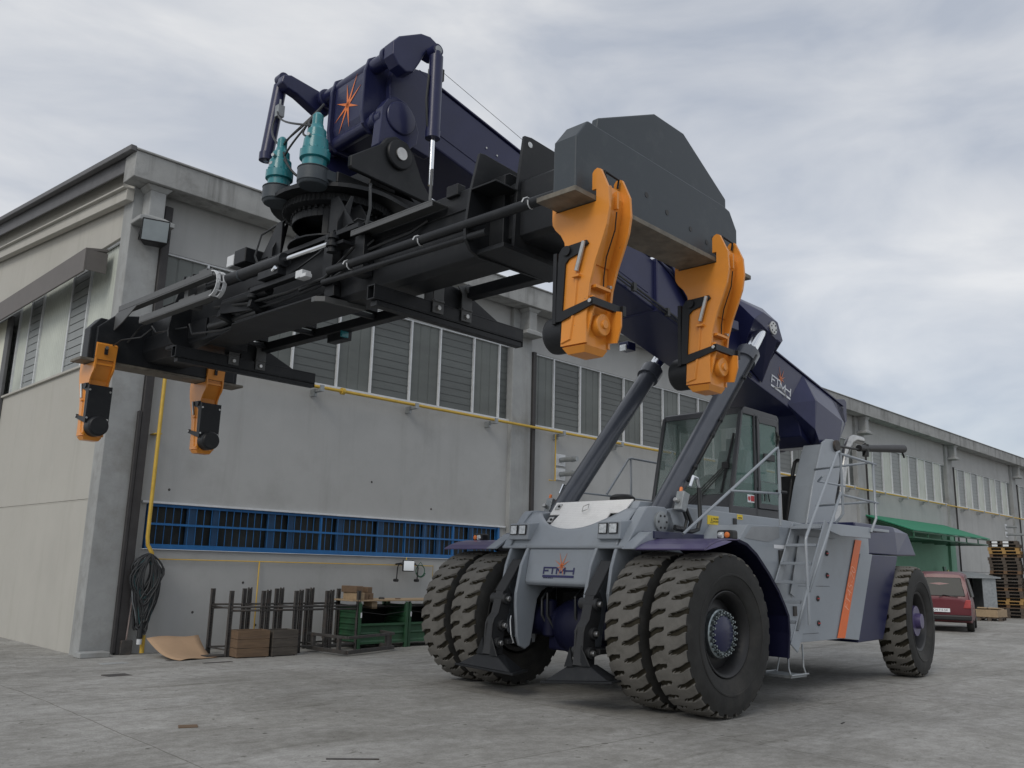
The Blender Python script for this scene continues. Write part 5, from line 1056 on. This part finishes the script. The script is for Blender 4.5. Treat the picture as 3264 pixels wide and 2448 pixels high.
for i, (pts) in enumerate([
    [(.42, 1.15, 4.70), (.48, 1.05, 4.60), (.50, .85, 4.45), (.48, .3, 4.36), (.50, -.4, 4.33), (.48, -1.2, 4.36), (.46, -1.9, 4.44)],
    [(.40, .95, 4.80), (.47, .80, 4.62), (.52, .5, 4.42), (.55, -.1, 4.38), (.56, -.9, 4.40), (.55, -1.7, 4.50)],
    [(.10, .9, 5.0), (.38, .8, 5.02), (.46, .6, 4.90), (.47, .3, 4.75), (.50, -.2, 4.60), (.52, -1.0, 4.60)],
    [(.38, 1.9, 4.72), (.42, 1.7, 4.64), (.43, 1.3, 4.62), (.44, 1.05, 4.60)],
    [(.38, 2.6, 4.60), (.44, 2.4, 4.52), (.44, 1.8, 4.50), (.44, 1.1, 4.48)],
    [(.62, -3.0, 4.70), (.60, -3.4, 4.60), (.55, -3.8, 4.55), (.6, -3.95, 4.40)],
    [(.30, -.7, 5.42), (.45, -.95, 5.25), (.48, -1.0, 5.0), (.45, -.9, 4.8)],
    [(.25, .8, 5.44), (.40, 1.0, 5.30), (.42, 1.05, 5.05), (.42, 1.0, 4.85)]]):
    b.tube(pts, .012 + .003 * (i % 2), 6)
SP(b, 'loose_hoses', M['hose'], 0)
# ================= things along the wall =================
GZ = -.08
# bundle of hoses and cables
hb = empty('cable_bundle', (6.85, 16.2, GZ)); tag(hb, 'long coil of black hoses and cables hanging on the gas pipe at the hall corner', 'cable bundle')
rn = random.Random(5)
for gi, (mt, cnt) in enumerate(((M['hose'], 40), (M['hose2'], 6), (M['hose3'], 4))):
    b = MB()
    for i in range(cnt):
        w_ = rn.uniform(.10, .30); top = rn.uniform(1.58, 1.70); bot = rn.choice([rn.uniform(.75, 1.05), rn.uniform(.25, .6)]); sh = rn.uniform(-.10, .07); yy = rn.uniform(-.10, .04); pts = []
        for k in range(25):
            a = 2 * math.pi * k / 24; t = (1 - math.cos(a)) / 2; z = top + (bot - top) * t; ww = w_ * (.45 + .55 * math.sin(math.pi * min(1, t * 1.1) ** .7)) * (1 if bot > .7 else .8) + .02 * math.sin(a * 3 + i)
            pts.append((math.sin(a) * ww + sh * t - .05 * t + rn.uniform(-.008, .008), yy + .05 * math.cos(a) * .5, z - GZ))
        b.tube(pts, rn.uniform(.013, .020), 6)
    b.build('cable_loops', mt, hb)
b = MB(); b.tube([(-.04, -.06, .75), (-.05, -.08, .5), (-.05, -.08, .28)], .05, 10); b.cyl((-.05, -.08, .27), (-.05, -.08, .18), .045, n=12, mi=1); b.build('lower_sleeve', [M['hose'], M['white']], hb)
sk = empty('broom_handle', (6.62, 16.25, GZ)); tag(sk, 'thin pale stick leaning between dark downpipe and cable bundle', 'stick'); MB().cyl((0, 0, .25), (.06, .06, 1.2), .014, n=8).build('stick', mat('pale_pink_stick', (.45, .36, .34), .7), sk); MB().box(-.1, .1, -.05, .05, 0, .25).build('brush', M['rust'], sk, .01)
# cardboard
cb = MB(); pts = []
A = [(6.75, 15.72, .30), (7.72, 15.75, .33), (7.72, 14.95, .0), (6.95, 14.75, .0)]
nn = 8; vs = []
for i in range(nn + 1):
    for j in range(nn + 1):
        s_, t_ = i / nn, j / nn; p = (Vector(A[0]) * (1 - s_) + Vector(A[1]) * s_) * (1 - t_) + (Vector(A[3]) * (1 - s_) + Vector(A[2]) * s_) * t_
        p.z += -.10 * math.sin(math.pi * t_) * (.9 + .2 * s_) + .02 * math.sin(6 * s_); p.z = max(p.z, 0) + GZ + .012; vs.append(p)
cb.add(vs, [(i * (nn + 1) + j, i * (nn + 1) + j + 1, (i + 1) * (nn + 1) + j + 1, (i + 1) * (nn + 1) + j) for i in range(nn) for j in range(nn)], 0, True)
o = cb.build('cardboard_sheet', M['card']); md = o.modifiers.new('s', 'SOLIDIFY'); md.thickness = .006; tag(o, 'curled brown cardboard sheet lying on the ground by the wall', 'cardboard')
sb_ = MB(); sb_.box(7.55, 8.2, 15.0, 15.25, GZ + .01, GZ + .035); tag(sb_.build('flat_board', M['rust'], None, .004), 'dark flat board on the ground behind the cardboard sheet', 'board')
for i, (x, y, w_, d_, l, zz_) in enumerate(((5.95, 15.0, .42, .22, 'grey drain slab beside the column foot', 0), (7.0, 14.95, .36, .16, 'dark iron drain cover left of the cardboard', 0), (7.35, 14.2, .5, .1, 'thin dark iron cover in front of the cardboard', 0), (5.3, 13.2, .34, .28, 'square dark cover out on the yard', 0))):
    b = MB(); b.box(-w_ / 2, w_ / 2, -d_ / 2, d_ / 2, -.01, .008); o = b.build('drain_cover', M['rust'] if i else M['pillar'], None, .003); o.location = (x, y, gz(y)); tag(o, l, 'drain cover')
b = MB(); b.box(5.75, 6.25, 15.95, 16.25, GZ, GZ + .09); tag(b.build('stone_block', M['pillar'], None, .01), 'small stone slab at the foot of the corner column', 'block')
# steel racks
def rack(name, x0, x1, yb, yf, n, label, h=1.05):
    e = empty(name, (x0, yb, GZ)); tag(e, label, 'rack')
    for i in range(n):
        x = (x1 - x0) * i / (n - 1)
        for y, hh in ((0, h), (yf - yb, h * .985)):
            p = MB(); dbl = (i not in (0, n - 1))
            for dx in ((-.055, .055) if dbl else (0,)):
                p.box(x + dx - .035, x + dx - .028, y - .03, y + .03, 0, hh + (.02 if dx > 0 else 0)); p.box(x + dx + .028, x + dx + .035, y - .03, y + .03, 0, hh + (.02 if dx > 0 else 0)); p.box(x + dx - .028, x + dx + .028, y - .012, y - .005, 0, hh)
                for k in range(14): p.box(x + dx - .012, x + dx + .012, y - .015, y - .0125, .25 + k * .05, .27 + k * .05, 1)
            p.build('upright', [M['rust'], M['blk']], e, .003)
    p = MB(); 
    for z in (.82, .88): p.cyl((-.02, 0, z), (x1 - x0 + .02, 0, z), .018, n=8)
    for z in (.80, .86): p.cyl((-.02, yf - yb, z), (x1 - x0 + .02, yf - yb, z), .02, n=8)
    p.cyl((0, 0, .12), (x1 - x0, 0, .12), .018, n=8); p.cyl((0, yf - yb, .12), (x1 - x0, yf - yb, .12), .018, n=8)
    for i in range(n): x = (x1 - x0) * i / (n - 1); p.cyl((x, 0, .86), (x, yf - yb, .84), .014, n=6); p.cyl((x, 0, .12), (x, yf - yb, .12), .014, n=6)
    p.build('rail', M['rust'], e)
    return e
rack('steel_rack', 7.92, 10.70, 15.72, 15.0, 5, 'long dark perforated steel rack frame standing along the wall below the blue window', 1.17)
# wooden crates
def crate(x, y, w_, d_, h, rz, m, label):
    e = empty('wooden_crate', (x, y, gz(y)), R(rz)); tag(e, label, 'crate', 'wooden crates in front of the rack')
    for side in range(4):
        p = MB()
        for k in range(3):
            z0 = .02 + k * h / 3
            if side < 2: yy = -d_ / 2 if side == 0 else d_ / 2 - .02; p.box(-w_ / 2 + (.0), w_ / 2, yy, yy + .02, z0, z0 + h / 3 - .008)
            else: xx = -w_ / 2 if side == 2 else w_ / 2 - .02; p.box(xx + .0005, xx + .0195, -d_ / 2 + .021, d_ / 2 - .021, z0, z0 + h / 3 - .008)
        p.build('board_side', m, e, .003)
    p = MB()
    for x_ in (-w_ / 2 + .03, w_ / 2 - .06):
        for y_ in (-d_ / 2 + .021, d_ / 2 - .05): p.box(x_, x_ + .03, y_, y_ + .028, 0, h + .01)
    p.box(-w_ / 2 + .02, w_ / 2 - .02, -d_ / 2 + .05, d_ / 2 - .05, .03, .05)
    p.build('corner_post', m, e)
crate(8.24, 14.82, .60, .40, .46, -6, M['wood'], 'brown wooden crate in front of the rack, left of the darker one')
crate(8.84, 14.80, .54, .40, .45, 3, M['wood2'], 'dark weathered wooden crate right beside the brown one')
# cart frame
e = empty('steel_cart', (9.42, 14.25, -.05), R(0)); tag(e, 'low dark rusty steel cart frame with two end posts lying before the green stillage', 'cart')
b = MB(); cs = [(.28, .95), (.30, -.35), (1.75, .15), (1.95, 1.05)]
c3 = [Vector((x, y, .05)) for x, y in cs]
for i in range(4): b.beam(c3[i], c3[(i + 1) % 4], .06, .07)
b.build('base_frame', M['rust'], e, .004)
for p_ in (c3[0].lerp(c3[1], .15), c3[0].lerp(c3[1], .8), c3[1].lerp(c3[2], .85), c3[2].lerp(c3[3], .2)): q = MB(); q.beam(p_, p_ + Vector((0, 0, .26)), .07, .07); q.build('stub_post', M['rust'], e, .004)
b = MB(); up_ = [p + Vector((0, 0, .26)) for p in c3]
for i in (0, 1, 2): b.beam(up_[i], up_[(i + 1) % 4], .05, .05)
b.build('upper_bar', M['rust'], e, .004)
for p_ in (c3[0].lerp(c3[3], .75), c3[0].lerp(c3[1], .4)): q = MB(); q.beam(p_ + Vector((0, 0, .2)), p_ + Vector((0, 0, .75)), .09, .03); q.build('plate_post', M['rust'], e, .004)
# green stillages
def stillage(x, y, w_, d_, h, label):
    e = empty('green_stillage', (x, y, gz(y))); tag(e, label, 'stillage', 'green steel stillages by the wall')
    for px in (0, w_):
        for py in (0, d_): q = MB(); q.box(px - .035, px + .035, py - .035, py + .035, 0, h + .06); q.cyl((px, py, h + .06), (px, py, h + .09), .03, n=8); q.build('corner_post', M['stillage'], e, .004)
    def corr(p0, p1, z0, z1, nm):
        q = MB(); p0, p1 = Vector(p0), Vector(p1); d = (p1 - p0); nrm = Vector((-d.y, d.x, 0)).normalized() * .02; n = int((z1 - z0) / .11)
        for k in range(n):
            za, zb = z0 + (z1 - z0) * k / n, z0 + (z1 - z0) * (k + 1) / n
            for zc_, zd, o1, o2 in ((za, za + .03, 0, 1), (za + .03, zb - .03, 1, 1), (zb - .03, zb, 1, 0)):
                a = [p0 + nrm * o1 + Vector((0, 0, zc_)), p1 + nrm * o1 + Vector((0, 0, zc_)), p1 + nrm * o2 + Vector((0, 0, zd)), p0 + nrm * o2 + Vector((0, 0, zd))]; q.add(a, [(0, 1, 2, 3)])
        q.build(nm, M['stillage'], e)
    corr((.035, 0, 0), (w_ - .035, 0, 0), .14, .46, 'front_panel'); corr((0, d_ - .035, 0), (0, .035, 0), .14, h, 'side_panel'); corr((w_, .035, 0), (w_, d_ - .035, 0), .14, h, 'side_panel'); corr((w_ - .035, d_, 0), (.035, d_, 0), .14, h, 'rear_panel')
    q = MB(); q.box(.035, w_ - .035, -.025, .025, .46, .50); q.box(.035, w_ - .035, -.025, .025, .10, .14); q.box(-.02, .02, .035, d_ - .035, h - .03, h + .02); q.box(w_ - .02, w_ + .02, .035, d_ - .035, h - .03, h + .02); q.box(.035, w_ - .035, .0, d_, .10, .12); q.tube([(.0, -.03, h - .1), (w_ / 2, -.03, h - .17), (w_, -.03, h - .1)], .005, 6, 1)
    q.build('frame_rail', [M['stillage'], M['blk']], e)
    q = MB(); q.box(.02, w_ - .02, d_ - .05, d_ - .03, .14, h); q.box(.02, w_ - .02, .03, d_ - .03, h - .02, h - .015); q.build('black_inner_sheet', M['blk'], e)  # black sheets inside the rear panel and just below the rim
    q = MB(); q.box(.005, .035, -.04, -.036, .62, .72); q.build('label_plate', M['whitep'], e)
stillage(10.74, 15.0, 1.20, .78, .84, 'green corrugated steel stillage beside the rack, under the stacked wood blocks')
stillage(12.06, 15.05, 1.15, .75, .84, 'green steel stillage half hidden behind the left outer tyre')
b = MB(); b.box(10.55, 13.35, 14.98, 15.75, gz(15) + .94, gz(15) + .97); tag(b.build('plywood_board', M['wood3'], None, .003), 'long pale plywood board lying across the green stillages', 'board')
bk2 = [(10.78, .14, .13, 0, 'upper left'), (10.84, .16, .12, -.12, ''), (11.02, .12, .12, 0, ''), (11.12, .12, .13, .0, ''), (11.14, .11, .12, 0, '')]
for i, (x, w_, h, z, l) in enumerate(((10.68, .17, .14, 0, 'wood block at the left foot of the pile on the plywood board'), (10.66, .16, .13, .14, 'top left wood block of the pile on the plywood board'), (10.86, .13, .13, .0, 'dark wood block in the middle of the pile'), (11.01, .12, .13, 0, 'wood block at the right foot of the pile'), (10.98, .13, .12, .13, 'top right wood block of the pile on the plywood board'))):
    b = MB(); b.box(0, w_, 0, .55 if i != 2 else .3, 0, h); o = b.build('wood_block', M['wood'] if i % 3 else M['wood3'] if i == 0 else M['wood'], None, .006); o.location = (x, 15.02 + .02 * i, gz(15) + .97 + z); o.rotation_euler = (0, 0, R(-3 + 2 * i)); tag(o, l, 'wood block', 'wood blocks piled on the plywood board')
b = MB(); b.box(0, .14, 0, .3, 0, .14); o = b.build('wood_block', M['wood3'], None, .006); o.location = (11.08, 15.06, gz(15) + .79); tag(o, 'single wood block poking out under the plywood board', 'wood block')
for i, (x, l, mt) in enumerate(((11.42, 'dark scrap piece on the board right of the wood blocks', 'rust'), (11.85, 'small reddish scrap on the middle of the board', 'wood'), (12.95, 'greenish scrap on the board near the tyre', 'stillage'))):
    b = MB(); b.lathe([(.06, 0), (.065, .02), (.05, .045), (.01, .05)], (0, 0, 0), (0, 0, 1), 9); o = b.build('scrap_piece', M[mt], None); o.scale = (1.1, .8, 1 if i == 0 else .5); o.location = (x, 15.2, gz(15) + .97); tag(o, l, 'scrap')
# mirror on the wall
e = empty('wall_mirror', (12.88, 16.2, 1.46)); tag(e, 'square vehicle mirror on a black bent tube bracket hung on the wall', 'mirror')
MB().box(-.17, .17, -.03, .01, -.0, .26).build('mirror_housing', M['blk'], e, .03, seg=3); o = MB().box(-.15, .15, -.036, -.031, .02, .24).build('mirror_pane', M['mirror'], e); 
b = MB()
for s in (1, -1): b.tube([(s * .16, 0, .15), (s * .22, 0, .16), (s * .28, 0, .14), (s * .30, .0, .08), (s * .30, .02, -.18)], .014, 8); b.cyl((s * .30, -.02, -.2), (s * .30, .1, -.2), .035, n=10); b.cyl((s * .2, -.01, .18), (s * .2, .2, .16), .02, n=8)
b.build('bracket_tube', M['blk'], e)
e = empty('green_cable_ring', (13.38, 16.36, 1.48)); tag(e, 'green beaded cable ring hung on the wall right of the mirror', 'cable ring')
b = MB(); pts = [(.13 * math.cos(a), 0, .13 * math.sin(a)) for a in [2 * math.pi * k / 24 for k in range(25)]]; b.tube(pts, .010, 6)
for k in range(9): a = R(205 + 16 * k); b.cyl((.125 * math.cos(a), -.02, .125 * math.sin(a)), (.155 * math.cos(a), -.02, .155 * math.sin(a)), .016, n=6)
b.build('ring', M['greendk'], e); b = MB(); b.tube([(-.09, 0, .10), (0, 0, .20), (.09, 0, .10)], .007, 6); b.build('loop', M['greendk'], e)
b = MB(); b.tube([(16.05, 16.36, 2.35), (16.0, 16.36, 2.34)], .03, 6)
# ================= right side background =================
# canopy
e = empty('green_canopy', (44, 15.3, 3)); tag(e, 'sloping green canopy roof on a dark steel frame over the green doorway', 'canopy')
b = MB(); o_ = Vector((44, 15.3, 3))
A = [Vector(p) - o_ for p in ((38.4, 16.44, 4.29), (48.3, 16.44, 4.29), (48.3, 14.3, 3.58), (38.4, 14.3, 3.58))]
b.loft(A, [p + Vector((0, 0, .04)) for p in A]); 
b.build('canopy_sheet', M['green'], e)
b = MB()
for y, z in ((14.35, 3.54), (14.35, 3.30), (15.4, 3.88)): b.beam(Vector((38.4, y, z)) - o_, Vector((48.3, y, z)) - o_, .05, .05)
for k in range(7):
    x = 38.5 + k * 1.62; b.beam(Vector((x, 14.35, 3.54)) - o_, Vector((x, 16.4, 4.22)) - o_, .05, .05); b.beam(Vector((x, 14.35, 3.30)) - o_, Vector((x, 16.4, 3.30)) - o_, .05, .05); b.beam(Vector((x, 14.35, 3.29)) - o_, Vector((x, 14.35, 3.55)) - o_, .05, .05)
b.build('canopy_frame', M['greendk'], e)
# yellow posts / planks leaning
for i, (x, m_, l) in enumerate(((46.6, 'greendk', 'dark green plank leaning on the wall behind the red car'), (47.1, 'yel', 'yellow post leaning behind the red car, left one'), (47.5, 'yel', 'second yellow post leaning behind the red car'))):
    b = MB(); b.box(-.15 if i == 0 else -.07, .15 if i == 0 else .07, -.04, .04, 0, 2.3 - .15 * i); o = b.build('leaning_post', mat('pale_yellow_post', (.55, .5, .16), .6) if i else M['greendk'], None, .01); o.location = (x, 15.7, -.08); o.rotation_euler = (R(-8), R(-3 * i), 0); tag(o, l, 'post')
# cabinet shed
e = empty('metal_shed', (41.5, 13.7, -.04), R(-40)); e.scale = (.85, .85, .9); tag(e, 'small grey sheet metal shed with open dark front beside the pallets', 'shed')
MB().box(1.3, 1.34, -1.0, .9, 0, 1.95).build('side_sheet', M['galv'], e); MB().box(-1.2, 1.3, .88, .92, 0, 1.95).build('rear_sheet', M['blk'], e)
MB().box(.6, 1.3, -1.04, -1.0, 0, 1.95).build('front_sheet', M['galv'], e); MB().prism([(-1.2, 1.9), (-1.2, 1.96), (1.0, 2.2), (1.0, 2.14)][::1], 'x', -1.4, 1.5).build('shed_roof', M['galv'], e); MB().box(-1.24, -1.2, -.9, .9, 0, 1.9).build('side_sheet', M['blk'], e)
b = MB(); b.box(-1.2, .55, -.99, -.96, 0, .05); b.build('sill', M['galv'], e)
b = MB(); b.lathe([(.28, 0), (.28, .85), (.2, .9), (.01, .9)], (0, 0, 0), (0, 0, 1), 20); o = b.build('blue_drum', mat('blue_plastic', (.02, .12, .28), .5)); o.location = (41.2, 13.6, -.03); tag(o, 'blue plastic drum inside the open metal shed', 'drum')
# pallets
def pallet_parts(w_, d_, mt):
    b = MB()
    for k in range(5): y = -d_ / 2 + k * (d_ - .1) / 4; b.box(-w_ / 2, w_ / 2, y, y + .1, .122, .144)
    for y in (-d_ / 2, -.05, d_ / 2 - .1): b.box(-w_ / 2, w_ / 2, y, y + .1, 0, .022)
    b.box(-w_ / 2 + .15, w_ / 2 - .15, -.12, .12, .024, .12, 1)  # black core added to block the view, standing in for shade in the gaps
    for x in (-w_ / 2, -.07, w_ / 2 - .14):
        b.box(x, x + .14, -d_ / 2, d_ / 2, .10, .1215)
        for y in (-d_ / 2, -.07, d_ / 2 - .14): b.box(x, x + .14, y, y + .14, .0225, .0995)
    return b
PA = mat('grey_pallet_wood', (.085, .068, .055), .85, var=.35, vs=3); PB = mat('yellow_pallet_wood', (.36, .22, .08), .85, var=.2); PC = mat('brown_pallet_wood', (.15, .09, .05), .85, var=.3)
pm = {m_.name: None for m_ in (PA, PB, PC)}; first = {}
def stack(x, y, rz, n, w_, d_, ylw, tag_s, z0=-.02):
    z = z0
    for i in range(n):
        m_ = PB if i in ylw else (PC if i % 5 == 3 else PA); key = (m_.name, w_)
        if key not in first: o = pallet_parts(w_, d_, m_).build('pallet', [m_, M['blk2']]); first[key] = o.data
        else: o = bpy.data.objects.new('pallet', first[key]); col.objects.link(o)
        o.location = (x + rn.uniform(-.04, .04), y + rn.uniform(-.04, .04), z); o.rotation_euler = (0, 0, R(rz + rn.uniform(-1.5, 1.5))); z += .146
        pos = 'bottom one' if i == 0 else 'top one' if i == n - 1 else 'in the lower third' if i < n / 3 else 'in the middle third' if i < 2 * n / 3 else 'in the upper third'
        tag(o, f'{"yellowish" if m_ is PB else "brown" if m_ is PC else "dark grey"} pallet in the {tag_s} stack, {pos}', 'pallet', 'stacked wooden pallets')
stack(43.9, 12.45, 98, 23, 1.22, .85, (4, 5, 19, 20), 'left')
stack(44.4, 11.05, 98, 21, 1.22, .85, (1, 6, 7, 12, 17, 20), 'right')
stack(40.0, 12.05, 8, 1, 1.3, .9, (), 'single low')
o = MB().box(-.62, .62, -.42, .42, 0, .30).build('timber_bundle', M['wood3'], None, .01); o.location = (40.0, 12.05, .13); tag(o, 'block of pale timber lying on a single pallet behind the red car', 'timber')
b = MB(); 
for k in range(2): b.box(-.6, .6, -.4 + k * .42, -.02 + k * .40, 0, .06)
o = b.build('sack', M['wood3'], None, .02); o.location = (39.95, 12.05, .43); o.rotation_euler = (0, R(3), R(6)); tag(o, 'crumpled pale sack on top of the timber bundle', 'sack')
for k, (dx, z) in enumerate(((-.3, 3.82), (.15, 3.82), (-.3, 3.68), (.15, 3.68))):
    o = MB().box(-.11, .11, -.01, .01, 0, .09).build('paper_tag', M['whitep']); o.location = (43.44, 12.4 - dx, z - .60); o.rotation_euler = (0, 0, R(98)); tag(o, ['white paper tag, upper left on the left pallet stack', 'white paper tag, upper right on the left pallet stack', 'white paper tag, lower left on the left pallet stack', 'white paper tag, lower right on the left pallet stack'][k], 'paper tag', 'paper tags on the top pallets')
# red car seen from the rear
cr = empty('red_car', (29.37, 10.29, 0), R(-74)); cr.scale = (1.02, 1.0, 1.0); tag(cr, 'dark red estate car parked with its rear towards the yard, seen behind the rear wheel', 'car')
# local: x = right/left width, y = length (rear at -y)
car_o = Vector((0, 0, 0)); CW = .83
sec = [ # y, bottom, shoulder, belt, roof, half widths
 (-.06, .42, .90, .96, .74, .76, .70), (.0, .34, .98, 1.02, .82, .84, .76), (.10, .30, 1.0, 1.45, .84, .85, .72), (.22, .28, 1.0, 1.74, .85, .86, .68), (.40, .27, 1.0, 1.80, .86, .86, .68), (1.5, .26, 1.0, 1.83, .86, .86, .69), (2.5, .26, .98, 1.78, .86, .86, .67), (2.95, .26, .96, 1.40, .86, .85, .66), (3.3, .26, .94, 1.05, .84, .82, .64), (4.0, .30, .80, .86, .80, .74, .5), (4.2, .38, .62, .66, .70, .66, .4)]
b = MB(); vs = []
for y, zb, zm, zr, hb_, hm, hr in sec:
    pr = [(-hb_ * .96, zb), (-hb_, zb + .12), (-hm, zm - .15), (-hm * .97, zm), (-hr - .02, zr - .07), (-hr * .8, zr), (0, zr + .02)]
    pr = pr + [(-x, z) for x, z in pr[-2::-1]]; vs += [(x, y, z) for x, z in pr]
n = 13; fs = [(i * n + k, i * n + k + 1, (i + 1) * n + k + 1, (i + 1) * n + k) for i in range(len(sec) - 1) for k in range(n - 1)] + [tuple(range(n)), tuple((len(sec) - 1) * n + k for k in range(n))[::-1]]
fs += [((i + 1) * n, i * n, i * n + n - 1, (i + 1) * n + n - 1) for i in range(len(sec) - 1)]
b.add(vs, fs, 0, True); bd_ = b.build('body', M['carred'], cr)
b = MB(); b.loft([(-.70, .03, 1.08), (.70, .03, 1.08), (.60, .20, 1.64), (-.60, .20, 1.64)], [(-.70, -.01, 1.08), (.70, -.01, 1.08), (.60, .155, 1.65), (-.60, .155, 1.65)])
b.build('rear_window', M['dkglass'], cr, .02)
for s in (1, -1):
    b = MB(); b.add([(s * .84, .40, 1.06), (s * .84, 2.7, 1.04), (s * .73, 2.5, 1.58), (s * .73, .50, 1.62), (s * .875, .40, 1.06), (s * .87, 2.7, 1.04), (s * .76, 2.5, 1.59), (s * .76, .50, 1.63)], [(0, 1, 2, 3), (4, 7, 6, 5), (0, 4, 5, 1), (2, 6, 7, 3), (1, 5, 6, 2), (0, 3, 7, 4)]); b.build('side_window', M['dkglass'], cr)
    b = MB(); b.prism([(.62, .72), (.83, .72), (.84, .98), (.70, .98)] if s > 0 else [(-.62, .72), (-.83, .72), (-.84, .98), (-.70, .98)], 'y', -.09, .05); b.build('tail_light', mat('tail_light_red', (.35, .06, .06), .2, var=.3), cr, .02)
    b = MB()
    for y in (.75, 3.35): pass
    for y in (.75, 3.35):
        q = MB(); q.lathe([(.18, .09), (.29, .10), (.31, .06), (.31, -.06), (.29, -.10), (.18, -.09)], (0, 0, 0), (1, 0, 0), 28); w0 = q.build('wheel', M['rubber'], cr); w0.location = (s * .76, y, .31)
b = MB(); b.box(-.84, .84, -.20, -.02, .36, .52); b.build('bumper', M['blk'], cr, .04, seg=3)
b = MB(); b.box(-.26, .26, -.115, -.105, .60, .71); vs, fs = textmesh('CN 715 SX', .085, .001); b.add(place(vs, (0, -.118, .655), (1, 0, 0), (0, 0, 1)), fs, 1); b.build('number_plate', [M['whitep'], M['signtxt']], cr)
b = MB(); b.tube([(.5, -.03, 1.06), (.1, -.03, 1.12), (-.02, -.05, 1.04)], .01, 6); b.build('wiper', M['blk'], cr)
# loose bits on the yard
for i, (x, y, l, mt, sx, sy) in enumerate(((4.6, 6.4, 'thin dark twig lying on the yard before the left tyres', 'rust', .22, .012), (4.2, 8.6, 'small rusty metal plate on the yard left of the tyres', 'wood', .09, .07), (3.1, 3.6, 'dark leaf scrap on the near yard', 'rust', .03, .02), (9.9, 4.6, 'short twig lying near the machine wheel', 'rust', .06, .01))):
    b = MB(); b.box(-sx, sx, -sy, sy, 0, .008); o = b.build('litter', M[mt], None, .002); o.location = (x, y, .001); o.rotation_euler = (0, 0, R(-40 + 17 * i)); tag(o, l, 'litter')
# tidy: delete nothing, set smooth shading done
